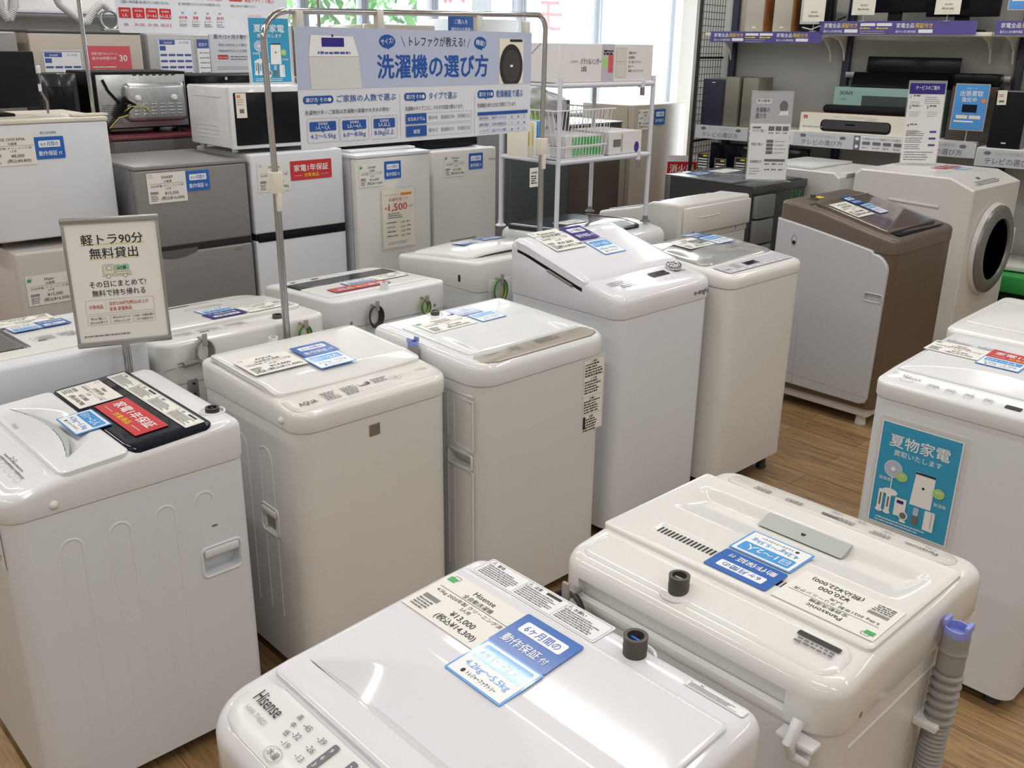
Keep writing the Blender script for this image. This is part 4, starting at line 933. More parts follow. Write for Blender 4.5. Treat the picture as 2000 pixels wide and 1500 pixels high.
stick(R, b_price(.145, .115, 'Hisense', '冷蔵庫', '¥17,000', '(税込¥18,700)'), 'price_tag', -.15, 1.13, 'white price tag'); stick(R, b_six(.10, .085), 'warranty_sticker', .022, 1.158, 'blue six month warranty sticker'); b = Board(.06, .015, None); b.text('Hisense', 0, 0, .016, 'ink_soft'); stick(R, b, 'maker_mark', .165, 1.20, None)
# poster on the one-door fridge
b = Board(.232, .328, 'film', t=.002); b.rect(.008, .008, .216, .312, 'card_cream'); b.text('トレファクラリー', .02, .283, .017, 'ink_red', w=.10, bold=.6); b.rect(.13, .283, .075, .014, 'orange', r=.004)
b.text('店舗を巡って', .05, .258, .019, 'ink_red', w=.13, bold=.6); b.text('1,500', .048, .207, .052, 'red', w=.125, bold=1.4); b.text('最大', .024, .215, .016, 'red'); b.text('円分', .182, .215, .016, 'red'); b.lines(.045, .188, .10, 3, .011, .006, 'ink_soft')
for k in range(4): b.lines(.035, .140 - k * .024, .07, 1, .01, .007, 'ink_soft'); b.text('+500', .125, .135 - k * .024, .015, 'ink_soft', bold=.6); b.lines(.165, .140 - k * .024, .03, 1, .01, .007, 'ink_soft')
b.lines(.04, .035, .14, 2, .009, .004, 'ink_mid')
o = b.build('poster', None, frame((2.735, 3.8262, .812), (1, 0, 0), (0, 0, 1)) @ Matrix.Scale(.94, 4)); tag(o, 'cream 1,500 points stamp rally poster in clear sleeve on white refrigerator door', 'poster')

# deeper rows of refrigerators
R = fridge('dark red-topped refrigerator under the silver-backed microwave', 1.72, 2.24, 4.50, 1.365, 'fridge_slate', depth=.55, z0=0, capm='maroon')
R1 = fridge('tall beige-grey refrigerator with price sheet and red poster, at left', 1.86, 2.50, 5.9, 1.84, 'fridge_champ', [.9], depth=.5, z0=0, capm='fridge_slate')
R2 = fridge('tall silver-grey refrigerator with one price sheet, right of the red poster', 2.56, 3.2, 5.95, 1.835, 'fridge_silver', [.9], depth=.46, z0=0, side='fridge_side')
R0 = fridge('tall grey refrigerator behind the black monitor at the left edge', 1.15, 1.80, 5.9, 1.83, 'fridge_grey', [.9], depth=.5, z0=0)
def sheet_poster(w, h, name='価格', price='¥27,500'):
    b = Board(w, h, 'acrylic', t=.002); b.rect(.008, .01, w - .016, h - .02, 'paper_cool'); b.frame(.010, .012, w - .020, h - .024, .003, 'sheet_blue')
    b.rect(.02, h - .045, w * .42, .028, 'sheet_blue'); b.text('SHARP', .05, h - .040, .018, 'white_ink', l=3); b.text('2014年製', w * .62, h - .038, .016, 'ink_soft'); b.rect(.02, h - .08, w * .16, .028, 'sheet_blue')
    for r in range(3):
        for q in range(4): b.rect(.02 + q * (w - .03) / 4, h - .112 - r * .036, (w - .05) / 4 - .004, .013, 'sheet_blue')
    for r in range(3): b.rect(.02, h - .22 - r * .045, w - .04, .012, 'sheet_blue'); b.lines(.02, h - .205 - r * .045, w - .05, 1, .01, .006, 'ink_mid')
    if h > .38: b.text(price, w * .15, .095, .055, 'red', w=w * .75, bold=.8); b.text('(税込価格)', .04, .05, .022, 'red')
    return b
o = sheet_poster(.255, .47).build('price_sheet', R1, frame((-.268, -.004, 1.315), (1, 0, 0), (0, 0, 1)) @ Matrix.Scale(.9, 4), 'blue and white price sheet')
b = Board(.26, .24, 'pink', t=.002); b.text('家電下取りキャンペーン', .03, .19, .018, 'white_ink', w=.15); b.text('最大30倍還元中', .03, .165, .018, 'white_ink', w=.14); b.text('30', .19, .155, .05, 'white_ink', bold=1); b.lines(.03, .12, .19, 3, .016, .006, 'white_ink'); b.rect(.03, .01, .10, .06, 'card_cream'); b.rect(.14, .01, .10, .06, 'card_cream')
b.build('campaign_poster', R1, frame((-.016, -.004, 1.52), (1, 0, 0), (0, 0, 1)), 'red campaign poster')
sheet_poster(.24, .36).build('price_sheet', R2, frame((-.27, -.004, 1.455), (1, 0, 0), (0, 0, 1)), 'blue and white price sheet')
specs = [(3.45, 3.98, 6.1, 1.90, 'fridge_slate', 'dark refrigerator below the window, behind the big blue-white banner'), (4.18, 4.82, 5.95, 1.925, 'fridge_champ', 'tall champagne refrigerator, its top showing over the banner'),
         (5.05, 5.70, 5.95, 1.985, 'enamel_grey', 'tall pale refrigerator over the banner, beside the window post')]
for (a, b_, v, tp, mt, lb) in specs: fridge(lb, a, b_, v, tp, mt, [.9], depth=.5, z0=0)
fridge('teal-grey refrigerator behind the laundry rack', 4.30, 4.86, 4.55, 1.45, 'fridge_teal', depth=.5, z0=0, side='fridge_side')
fridge('dark brown refrigerator with red warranty sticker behind the laundry rack', 4.98, 5.62, 4.72, 1.262, 'fridge_brown', depth=.5, z0=0, side='fridge_slate', capm='galv')
o = b_red(.26, .09); R = bpy.data.objects[[x.name for x in bpy.data.objects if x.name.startswith('refrigerator')][-1]]
o.build('warranty_sticker', R, frame((-.05, -.004, 1.13), (1, 0, 0), (0, 0, 1)), 'red one year warranty sticker')
R = fridge('beige one-door refrigerator by the white column', 6.02, 6.72, 4.95, 1.355, 'fridge_beige', depth=.55, z0=0, side='fridge_beige')
b_price(.17, .16, 'SHARP', '冷蔵庫', '¥12,000', '(税込¥13,200)').build('price_tag', R, frame((-.29, -.004, 1.16), (1, 0, 0), (0, 0, 1)), 'white price tag'); b_six(.14, .12).build('warranty_sticker', R, frame((-.08, -.004, 1.195), (1, 0, 0), (0, 0, 1)), 'blue six month warranty sticker')
t = thing('display_counter', 'white-topped low counter by the window behind the beige refrigerator', 'counter', (6.6, 5.85, 0)); m = MB(); m.box(-.75, .65, -.25, .25, 1.26, 1.28, 'glass_clear', .004); m.box(-.75, .65, -.25, .25, 1.24, 1.26, 'rack_white', .004); m.build('counter_top', t); m = MB(); m.box(-.72, .62, -.22, .22, 0, 1.24, 'enamel_grey', .006); m.build('cabinet', t)

# ------------------------------------------------------------------ small appliances on the refrigerators
t = thing('microwave_oven', 'white microwave oven with black door on the white two-door refrigerator', 'microwave', (2.30, 3.95, 1.322))
m = MB(); m.box(-.26, .26, .03, .42, .02, .285, 'gloss_white', .010); m.build('case', t); m = MB(); m.box(-.262, .262, 0, .032, .018, .287, 'gloss_white', .006); m.build('front_frame', t)
m = MB(); m.box(-.245, .13, -.006, .004, .035, .262, 'black_gloss', .004); m.build('door', t, label='black glass door'); m = MB(); m.box(.14, .25, -.005, .004, .035, .262, 'smoke_dark', .004); m.build('control_panel', t)
b = Board(.05, .105, 'card_cream'); b.rect(.005, .085, .018, .012, 'orange'); b.lines(.006, .075, .038, 3, .01, .005, 'ink_mid'); b.rect(.015, .02, .022, .018, 'ink_soft'); b.build('paper_tag', t, frame((-.238, -.0075, .155), (1, 0, 0), (0, 0, 1)), 'cream paper tag')
m = MB()
for k in range(4): m.tube([(-.2605, .12, .06 + .018 * k), (-.2605, .33, .06 + .018 * k)], .0025, 'gloss_white', 6)
m.tube([(-.2605, .08, .24), (-.2605, .36, .24)], .003, 'gloss_white', 6); m.build('side_vents', t)
for sx in (-1, 1):
    for y in (.07, .38): m = MB(); m.cyl((sx * .22, y), .014, 0, .022, 'satin_white'); m.build('foot', t)
t = thing('microwave_oven', 'microwave oven turned round, bare galvanised back with bulging cover and louvres', 'microwave', (1.955, 4.66, 1.369))
m = MB(); m.box(-.225, .225, .006, .36, .022, .285, 'black_body', .006); m.build('case', t)
m = MB(); m.box(-.218, .218, 0, .01, .028, .272, 'galv', .003)
for k in range(7): m.box(-.03 + k * .032 - .012, -.03 + k * .032 + .006, -.001, .002, .266, .271, 'hole')
for k in range(6): m.box(.207, .211, -.001, .002, .06 + .033 * k, .072 + .033 * k, 'hole')
for k in range(12):
    for j in range(10): m.box(-.205 + k * .0075, -.201 + k * .0075, -.0008, .002, .05 + j * .009, .054 + j * .009, 'hole')
bk = m.build('back_plate', t, label='bare galvanised back plate')
m = MB(); m.box(-.105, .20, -.05, .004, .055, .235, 'galv', .030, 4); cv = m.build('bulged_cover', t, label='bulging galvanised cover')
m = MB()
for k in range(6):
    for j in range(4): m.box(-.075 + k * .043, -.045 + k * .043, -.055, -.048, .088 + j * .015, .095 + j * .015, 'galv', .003)
m.build('louvres', cv)
for x in (-.05, .13): m = MB(); m.lathe([(.0001, -.022), (.010, -.020), (.016, -.010), (.016, 0)], (x, -.048, .165), 'satin_white', 20, 'y'); m.build('knob', cv)
m = MB(); m.tube([(-.19, -.008, .25), (-.17, -.008, .20), (-.13, -.012, .15), (-.12, -.02, .10), (-.17, -.02, .05), (-.20, -.01, .03)], .006, 'black_body', 8)
for k in range(5): m.tube([(-.16 + .012 * k, -.03, .08 + .012 * k), (-.11, -.04, .17 - .006 * k), (-.07, -.055, .14), (-.13, -.04, .09), (-.16 + .012 * k, -.03, .08 + .012 * k)], .009, 'black_body', 8)
m.tube([(-.15, -.03, .08), (-.09, -.06, .13), (-.03, -.065, .13), (.0, -.06, .10)], .003, 'cable_yellow', 6); m.tube([(-.19, -.02, .03), (-.15, -.05, .08), (-.11, -.06, .09)], .003, 'cable_yellow', 6)
m.build('power_cord', t, label='black power cord bundle with yellow earth wire')
for x in (-.18, .18):
    for y in (.04, .31): m = MB(); m.cyl((x, y), .016, 0, .024, 'dark'); m.build('foot', t)
t = thing('microwave_oven', 'black microwave oven standing edge-on left of the silver-backed one', 'microwave', (1.605, 4.72, 1.369), -.12)
m = MB(); m.box(-.09, .065, .01, .30, .022, .275, 'black_body', .006); m.build('case', t); m = MB(); m.box(-.09, .065, 0, .012, .022, .278, 'smoke_dark', .005); m.build('door', t); m = MB(); m.box(-.065, .045, -.002, .004, .05, .22, 'black_gloss', .003); m.build('door_window', t)
m = MB(); m.box(-.09, .065, .02, .29, 0, .023, 'dark'); m.build('base', t)
t = thing('microwave_oven', 'black microwave oven between the silver-backed one and the white one', 'microwave', (2.40, 4.62, 1.369))
m = MB(); m.box(-.19, .30, .012, .36, .02, .265, 'black_body', .008); m.build('case', t); m = MB(); m.box(-.19, .12, 0, .014, .02, .265, 'black_gloss', .006); m.build('door', t); m = MB(); m.cyl((-.03, .25), .008, -.01, .0, 'chrome', ax='y'); m.build('knob', t)
m = MB(); m.box(-.19, .30, .03, .33, 0, .022, 'dark'); m.build('base', t)
t = thing('appliance_stand', 'dark stand under the black microwave oven', 'stand', (2.55, 4.80, 0)); m = MB(); m.box(-.27, .35, -.22, .25, 1.33, 1.367, 'fridge_side', .004); m.build('shelf', t)
for x in (-.25, .33):
    for y in (-.2, .23): m = MB(); m.box(x - .015, x + .015, y - .015, y + .015, 0, 1.33, 'fridge_side'); m.build('leg', t)
t = thing('monitor', 'black monitor seen from behind on the stacked white refrigerator', 'monitor', (1.12, 4.22, 1.504))
m = MB(); m.box(-.30, .215, -.02, .015, .03, .245, 'black_body', .006); m.build('screen_case', t)
m = MB(); m.box(-.10, .10, -.06, .10, 0, .012, 'black_body', .004); m.box(-.03, .03, .0, .02, .01, .08, 'black_body', .004); m.build('stand', t)
m = MB(); m.box(.215, .238, -.005, .004, .16, .19, 'satin_white', .003); m.box(.21, .232, -.005, .004, .09, .12, 'satin_white', .003); m.tube([(.225, 0, .175), (.232, 0, .13), (.222, 0, .10), (.245, .0, .05), (.25, .02, .004)], .005, 'cable_grey', 8); m.build('cable', t, label='grey cable taped to the side')
b = Board(.14, .05, 'cream', t=.008); o = b.build('paper_pad', None, frame((1.39, 4.02, 1.506), (1, 0, 0), (0, 1, 0))); tag(o, 'flat cream pad lying on the stacked white refrigerator, right corner', 'pad')
b = Board(.30, .10, 'film', t=.002); o = b.build('plastic_sleeve', None, frame((1.08, 4.01, 1.506), (1, .05, 0), (-.05, 1, 0))); tag(o, 'clear plastic sleeve lying in front of the black monitor', 'sleeve')
# tube trays under the banner gap
t = thing('black_tray', 'flat black tray on the white one-door refrigerator with the poster', 'tray', (2.84, 4.05, 1.289)); m = MB(); m.box(-.2, .2, -.12, .2, 0, .012, 'satin_white', .004); m.box(-.20, .22, -.06, .25, .012, .075, 'black_body', .02); m.build('tray_body', t)
t = thing('black_tray', 'flat black tray on the pinkish white refrigerator', 'tray', (3.36, 4.12, 1.268)); m = MB(); m.box(-.2, .19, -.1, .2, 0, .05, 'black_gloss', .012); m.build('tray_body', t)

# ------------------------------------------------------------------ signs and stands
# 1,  banner "how to choose a washing machine"
b = Board(1.05, .360, 'banner_white', t=.004, step=.0005); W_, H0 = 1.05, .360; u = W_ / 1880.0  # sign drawn in small units
def X(px): return (px - 20) * W_ / 1880
def Y(py, px=1000):  # straighten the sheet
    top = 42 + (100 - 42) * (px - 20) / 1880.; bot = 1000 - (1000 - 862) * (px - 20) / 1880.
    return H0 * (1 - (py - top) / (bot - top))
def hh(n, px=1000): top = 42 + 58 * (px - 20) / 1880.; bot = 1000 - 138 * (px - 20) / 1880.; return H0 * n / (bot - top)
b.rect(0, H0 * .497, W_, H0 * .503, 'banner_lilac')
# picture of a top loader
b.poly([(X(105), H0 * .497), (X(455), H0 * .497), (X(440), Y(270, 270)), (X(100), Y(270, 270))], 'enamel_grey', 2); b.poly([(X(98), Y(268, 270)), (X(440), Y(268, 270)), (X(405), Y(115, 270)), (X(120), Y(108, 270))], 'white_ink', 3)
b.rect(X(188), Y(195, 260), X(340) - X(188), hh(68, 260), 'deep_blue', l=4); b.lines(X(160), Y(250, 270), X(380) - X(160), 1, .01, hh(20, 260), 'sheet_blue', l=4, ragged=0); b.disc(X(262), Y(112, 262), .004, .004, 'ink', l=4)
# picture of a front loader
b.rect(X(1590), H0 * .497, X(1820) - X(1590), Y(142, 1700) - H0 * .497, 'card_cream', l=2); b.rect(X(1688), Y(168, 1740), X(1808) - X(1688), hh(20, 1740), 'ink', l=3)
cy_ = Y(352, 1700); ry_ = hh(168, 1700); pts = []
for k in range(48):
    a = 2 * PI * k / 48; pts.append((X(1702) + (X(1812) - X(1702)) * math.cos(a), max(H0 * .499, cy_ + ry_ * math.sin(a))))
b.poly(pts, 'ink', 4); pts = [(X(1702) + (X(1785) - X(1702)) * math.cos(2 * PI * k / 40), max(H0 * .505, cy_ + ry_ * .74 * math.sin(2 * PI * k / 40))) for k in range(40)]; b.poly(pts, 'drum_graphite', 5); b.rect(X(1690), cy_ - .003, .014, .008, 'white_ink', l=6)
b.text('洗濯機の選び方', X(570), Y(420, 1030), hh(190, 1030), 'banner_blue', w=X(1488) - X(570), bold=2.4)
b.text('トレファクが教える!', X(820), Y(192, 1050), hh(82, 1050), 'ink', w=X(1278) - X(820), bold=.5); b.line(X(758), Y(120, 770), X(788), Y(198, 780), .002, 'ink'); b.line(X(1325), Y(140, 1320), X(1300), Y(208, 1300), .002, 'ink')
for (cx_, cyy, s_, tx) in ((652, 156, 1, 'サイズ?'), (1413, 173, .82, '機能?')):
    b.disc(X(cx_), Y(cyy, cx_), .034 * s_ ** .5, .021, 'banner_blue', l=2); b.poly([(X(cx_) - .004, Y(cyy, cx_) - .018), (X(cx_) + .006, Y(cyy, cx_) - .026), (X(cx_) + .008, Y(cyy, cx_) - .017)], 'banner_blue', 2); b.text(tx, X(cx_), Y(cyy, cx_) - .007, .020, 'white_ink', w=.052 * s_ ** .5, bold=.6, al='C', l=3, rot=(.12 if s_ == 1 else -.12))
for k, (px, ti, tw) in enumerate(((45, 'ご家族の人数で選ぶ', 435), (770, 'タイプで選ぶ', 238), (1390, '乾燥機能で選ぶ', 258))):
    pw = (205, 175, 150)[k]
    b.rect(X(px), Y(636 - k * 18, px), X(px + pw) - X(px), hh(62, px), 'banner_blue', r=.011); b.poly([(X(px + pw * .45), Y(632 - k * 18, px)), (X(px + pw * .6), Y(632 - k * 18, px)), (X(px + pw * .48), Y(650 - k * 18, px))], 'banner_blue')
    b.text('選び方 その' + '❶❷❸'[k], X(px + pw / 2), Y(620 - k * 18, px), hh(38, px), 'white_ink', w=(X(px + pw) - X(px)) * .84, bold=.8, al='C', l=3)
    b.text(ti, X(px + pw + 22), Y(620 - k * 16, px + 200), hh(62, px + 200), 'banner_blue', w=X(px + tw) - X(px), bold=.7)
b.text('洗濯物が多いご家族は洗濯機の容量が大きめの物を!', X(52), Y(708, 350), hh(38, 350), 'ink', w=X(655) - X(52)); b.text('洗濯機のタイプごとに、それぞれ性能が異なります。', X(775), Y(686, 1000), hh(38, 1000), 'ink', w=X(1262) - X(775)); b.text('乾燥機能も様々な方式と特徴がございます。', X(1390), Y(664, 1570), hh(38, 1570), 'ink', w=X(1755) - X(1390))
for k, (px, a_, c_) in enumerate(((60, '1人〜2人', '4.2〜5.5kg'), (285, '3人〜4人', '6.0〜8.0kg'), (512, '5人以上', '8.0kg以上'))):
    wp = 218 - 10 * k; y1 = 950 - 12 * k; y0 = 752 - 8 * k
    b.frame(X(px), Y(y1, px), X(px + wp) - X(px), Y(y0, px) - Y(y1, px), .0012, 'ink_mid', r=.008); b.rect(X(px + 18), Y(856 - 10 * k, px), X(px + wp - 26) - X(px + 18) + .004, hh(76, px), 'banner_blue', r=.003)
    b.poly([(X(px + 95), Y(854 - 10 * k, px)), (X(px + 120), Y(854 - 10 * k, px)), (X(px + 108), Y(868 - 10 * k, px))], 'banner_blue'); cx_ = X(px + wp / 2 - 2)
    b.text('家族構成', cx_, Y(806 - 10 * k, px), hh(24, px), 'white_ink', al='C', l=3); b.text(a_, cx_, Y(842 - 10 * k, px), hh(38, px), 'white_ink', al='C', bold=.8, l=3); b.text(c_, cx_, Y(914 - 12 * k, px), hh(50, px), 'banner_blue', w=X(px + wp - 24) - X(px + 22), al='C', bold=.5)
for x_ in (735, 1360): b.rect(X(x_), Y(900, x_), .0012, hh(340, x_), 'ink_mid')
for k, (lb, mk) in enumerate((('ななめドラム', '◎◎○'), ('縦型', '○○◎'))):
    y1, y0 = 795 + 100 * k, 710 + 96 * k
    b.frame(X(775), Y(y1, 1000), X(1335) - X(775), Y(y0, 1000) - Y(y1, 1000), .001, 'ink_mid', r=.005); b.rect(X(777), Y(y1, 1000) + .001, X(945) - X(777), Y(y0, 1000) - Y(y1, 1000) - .002, 'banner_blue', r=.003); b.text(lb, X(861), Y(y1 - 28, 1000), hh(36, 900), 'white_ink', al='C', w=(.078 if k == 0 else .03), bold=.8, l=3)
    for q, (xx, tt_) in enumerate(((962, '節水'), (1066, '乾燥能力'), (1208, '洗浄能力'))): b.text(tt_ + mk[q], X(xx), Y(y1 - 32, 1000), hh(34, 1000), 'ink_soft', w=X(xx + (75, 115, 112)[q]) - X(xx))
b.rect(X(1390), Y(727, 1600), X(1870) - X(1390), hh(26, 1600), 'banner_blue')
for k in range(3):
    yy = 768 + 50 * k; b.rect(X(1390), Y(yy, 1600), X(1870) - X(1390), .0008, 'ink_mid')
    for q, tx in enumerate((('電気式(排気)', '速乾干しオススメ', '◎', '▲', '○'), ('温風式乾燥', '主流の乾燥方式', '○', '◎', '▲'), ('ヒートポンプ式', 'お肌にやさしい電気', '▲', '◎', '○'))[k]): b.text(tx, X((1405, 1520, 1705, 1768, 1828)[q]), Y(yy - 10, 1600), hh(24, 1600), 'sheet_blue', w=(X(1490) - X(1405), X(1660) - X(1520), .01, .01, .01)[q], bold=.7 if q < 2 else .3)
for xx in (1502, 1685, 1745, 1808): b.rect(X(xx), Y(868, 1600), .0008, hh(140, 1600), 'ink_mid')
t = thing('banner_stand', 'chrome stand holding the wide washing machine guide banner', 'sign stand', (2.105, 2.665, 0), .052)
m = MB(); hw = .617; pts = [(-hw - .0, 0, 1.395), (-hw - .006, 0, 1.80)] + [(-hw - .006 + .09 * (1 - math.cos(a)), 0, 1.80 + .085 * math.sin(a)) for a in [PI / 2 * k / 8 for k in range(1, 9)]]
pts += [(hw + .006 - .05 * (1 - math.cos(a)), 0, 1.865 + .05 * math.sin(a) - .01) for a in [PI / 2 - PI / 2 * k / 8 for k in range(9)]] + [(hw, 0, 1.43)]
m.tube(pts, .0095, 'chrome', 14); m.build('upper_frame', t, label='bright chrome upper frame')
for s_, zt_ in ((-1, 1.40), (1, 1.43)):
    m = MB(); m.cyl((s_ * hw, 0), .0115, .02, zt_, 'steel_pole'); m.build('leg', t)
    m = MB(); m.box(s_ * hw - .018, s_ * hw + .018, -.018, .018, zt_ - .045, zt_ + .02, 'cream', .004); m.box(s_ * hw - .008, s_ * hw + .008, -.018, -.004, zt_ - .10, zt_ - .04, 'cream', .003); m.build('height_clamp', t, label='cream plastic height clamp')
    m = MB(); m.box(s_ * hw - .012, s_ * hw + .012, -.022, .022, 0, .02, 'steel_pole', .004); m.build('foot', t)
for k, xx in enumerate((-.50, -.19, .26, .51)):
    m = MB(); z_ = 1.888 - .02 * abs(k - 1.2) * .6; m.box(xx - .013, xx + .013, -.014, .012, z_ - .045, z_ + .014, 'pale_box' if False else 'pale_panel', .004); m.box(xx - .008 + (.02 if k == 3 else 0), xx + .012 + (.02 if k == 3 else 0), -.016, -.008, 1.825, z_ - .01, 'acrylic', .002); m.box(xx - .004, xx + .020, -.018, -.010, 1.822, 1.835, 'acrylic', .001); m.build('banner_clip', t, label='clear and cream banner clip')
o = b.build('banner', None, frame((1.580, 2.622, 1.4815), (1, .052, 0), (0, 0, 1))); tag(o, 'wide blue and white banner explaining how to choose a washing machine', 'banner')
# 2, truck rental sign
def sgn(x, y): return (x - 590) , y
b = Board(.248, .362, None, step=.0004); Wd, Ht = .232, .334
mb = b.mb; mb.loft([[(x + .124, y + .181, -.004) for x, y in rr(Wd, Ht, .001, 1, 1)], [(x + .124, y + .181, .0012) for x, y in rr(Wd, Ht, .001, 1, 1)]], 'paper', smooth=False)
b.text('軽トラ90分', .124, .290, .032, 'ink', w=.158, bold=1, al='C'); b.text('無料貸出', .124, .252, .032, 'ink', w=.124, bold=1, al='C'); b.rect(.044, .2865, .16, .004, 'yellow_soft', l=1); b.rect(.062, .2475, .125, .004, 'yellow_soft', l=1)
b.poly([(.088, .202), (.088, .218), (.094, .232), (.118, .232), (.118, .202)], 'truck_cream'); b.frame(.090, .2035, .0295, .028, .0008, 'ink_soft', r=.006, l=3); b.poly([(.1, .217), (.104, .226), (.112, .226), (.112, .217)], 'paper', 3); b.frame(.099, .2165, .014, .010, .0008, 'ink_soft', l=4)
b.poly([(.121, .214), (.121, .229), (.130, .231), (.139, .228), (.147, .232), (.158, .228), (.158, .214)], 'truck_green'); b.rect(.121, .203, .040, .008, 'truck_cream'); b.frame(.121, .203, .040, .008, .0008, 'ink_soft', l=3); b.text('AT車', .139, .2165, .011, 'ink', al='C', w=.024, bold=1, l=3)
for x in (.103, .146): b.disc(x, .199, .0052, .0052, 'paper', l=3); b.ring(x, .199, .0052, .0052, .001, 'ink_soft', l=4)
b.rect(.086, .1985, .012, .001, 'ink_soft'); b.rect(.110, .1985, .03, .001, 'ink_soft'); b.rect(.153, .1985, .012, .001, 'ink_soft')
b.text('その日にまとめて!', .124, .170, .020, 'ink', w=.146, bold=.8, al='C'); b.text('無料で持ち帰れる', .124, .145, .020, 'ink', w=.138, bold=.8, al='C')
b.frame(.034, .094, .178, .040, .0008, 'ink_mid'); b.text('対象商品', .042, .110, .012, 'ink_red', w=.036, bold=.5); b.text('合計5,000円(税込)以上の', .094, .117, .012, 'ink_red', w=.104, bold=.5); b.text('家具 家電製品', .094, .101, .012, 'ink_red', w=.058, bold=.5); b.rect(.085, .099, .0006, .03, 'ink_mid')
for k in range(3): b.frame(.034 + .060 * k, .062, .057, .027, .0008, 'ink_mid'); b.text(('安心に嬉しい', '積み込みはスタッフが', '30台〜70歳未満の')[k], .0625 + .060 * k, .078, .008, 'ink', w=.040 + .006 * k, al='C', bold=.6); b.text(('安心のAT車です', 'お手伝いいたします', '方がご利用頂けます')[k], .0625 + .060 * k, .067, .008, 'ink', w=.044, al='C', bold=.6)
b.lines(.02, .030, .12, 1, .006, .004, 'ink_soft', ragged=0)
t = thing('sign_stand', 'grey pole stand with framed truck rental notice, left of centre', 'sign stand', (.958, 2.605, 0), -.345)
o = b.build('notice', t, frame((-.124, -.008, .983), (1, 0, 0), (0, 0, 1)), 'cream notice offering a free truck for 90 minutes')
m = MB(); m.box(-.125, .125, -.014, .004, 1.329, 1.345, 'zinc', .003); m.box(-.125, .125, -.014, .004, .982, .998, 'zinc', .003); m.box(-.124, -.116, -.013, .002, .995, 1.332, 'zinc', .002); m.box(.116, .124, -.013, .002, .995, 1.332, 'zinc', .002); m.build('frame', t, label='grey metal frame')
m = MB(); m.cyl((-.006, .0), .006, .01, .985, 'steel_pole'); m.cyl((.006, .0), .004, .01, .985, 'steel_pole'); m.build('pole', t); m = MB(); m.box(-.10, .10, -.018, .018, 0, .012, 'steel_pole', .003); m.build('base', t)
# 3, blue summer appliance poster (one on the right machine, one standing on the microwave)
def summer(name, label, mtx):
    b = Board(.262, .352, 'film', t=.003, r=.008, step=.0005); b.rect(.012, .010, .236, .328, 'white_ink'); b.rect(.016, .014, .228, .320, 'poster_blue', l=2)
    w = 'white_ink'; b.text('夏物家電', .13, .268, .042, w, w=.176, bold=1.2, al='C', l=3); b.text('買取いたします', .13, .240, .020, w, w=.14, bold=.6, al='C', l=3)
    b.disc(.066, .196, .026, .026, 'banner_lilac', l=3); b.ring(.066, .196, .027, .027, .0015, w, l=4); b.disc(.066, .196, .007, .007, w, l=5); b.rect(.065, .125, .003, .046, w, l=3); b.disc(.067, .122, .023, .011, w, l=4)
    b.disc(.094, .180, .018, .016, 'lime', l=6); b.text('買取', .094, .180, .009, 'white_ink', al='C', l=7); b.text('扇風機', .028, .155, .012, w, l=3)
    b.poly([(.128, .105), (.190, .105), (.190, .204), (.134, .212)], w, 3); b.rect(.133, .204, .057, .006, 'ink', l=4); b.disc(.160, .165, .004, .004, 'ink', l=4); b.disc(.205, .165, .017, .016, 'lime', l=6); b.text('買取', .205, .165, .009, w, al='C', l=7); b.text('除湿機', .196, .125, .012, w, l=3)
    for x_, hh_ in ((.034, .068), (.058, .062)): b.rect(x_, .056, .015, hh_, w, l=5, r=.004); b.rect(x_ + .005, .072, .005, hh_ - .028, 'ink_soft', l=6); b.disc(x_ + .0075, .056, .011, .006, w, l=5)
    b.rect(.086, .055, .034, .058, w, l=5); b.rect(.092, .096, .020, .010, 'deep_blue', l=6); b.disc(.116, .062, .014, .014, w, l=7); b.disc(.116, .062, .010, .010, 'ink_soft', l=8); b.rect(.108, .040, .018, .008, w, l=7)
    b.rect(.143, .075, .016, .026, 'banner_lilac', l=6, r=.004); b.rect(.142, .045, .018, .030, 'ink_soft', l=6, r=.004); b.rect(.176, .040, .030, .062, w, l=5, r=.003); b.rect(.196, .05, .003, .048, 'lilac_grey', l=6)
    b.lines(.035, .030, .18, 2, .009, .004, w, l=3)
    o = b.build(name, None, mtx); return tag(o, label, 'poster')
XH = 2.8225 - .2775 - .0005
summer('poster', 'blue summer appliances poster in clear sleeve on the front of the right foreground machine', frame((XH, 1.098, .445), (0, -1, 0), (0, 0, 1)))
summer('poster', 'blue summer appliances poster standing on the white microwave, left of the banner', frame((2.195, 4.05, 1.609), (1, -.05, 0), (0, 0, 1)) @ Matrix.Scale(.86, 4))
# 4, oven guide board behind
b = Board(.86, .34, 'banner_white', t=.004, step=.0006, r=.01)
for k, (x_, ti) in enumerate(((.02, '容量で選ぶ'), (.29, 'センサー方式で選ぶ'), (.55, '機能やタイプで選ぶ'))):
    b.rect(x_ - .008, .150, .075, .022, 'red', r=.011); b.text('選び方 その' + '❶❷❸'[k], x_ + .029, .156, .012, 'white_ink', w=.062, al='C', bold=.7, l=3); b.text(ti, x_ + .075, .150, .026, 'pink', w=(.09, .145, .16)[k], bold=.6); b.text(('ご家族の人数が容量を選ぶ際にひとつの目安となります。', '量・状態を検知するセンサーはそれぞれの特徴が異なります。', '用途にあわせてお選びください。')[k], x_, .125, .013, 'ink', w=(.225, .21, .14)[k])
for k in range(4): b.rect(.008 + .062 * k, .062, .055, .044, 'red', r=.004); b.text(('1人', '2人', '3〜4人', '4人以上')[k], .0355 + .062 * k, .068, .017, 'white_ink', al='C', bold=.7, l=3); b.text('家族構成', .0355 + .062 * k, .090, .009, 'white_ink', al='C', l=3); b.text(('20L', '20~25L', '26~29L', '30L以上')[k], .0355 + .062 * k, .030, .016, 'red', al='C', bold=.5)
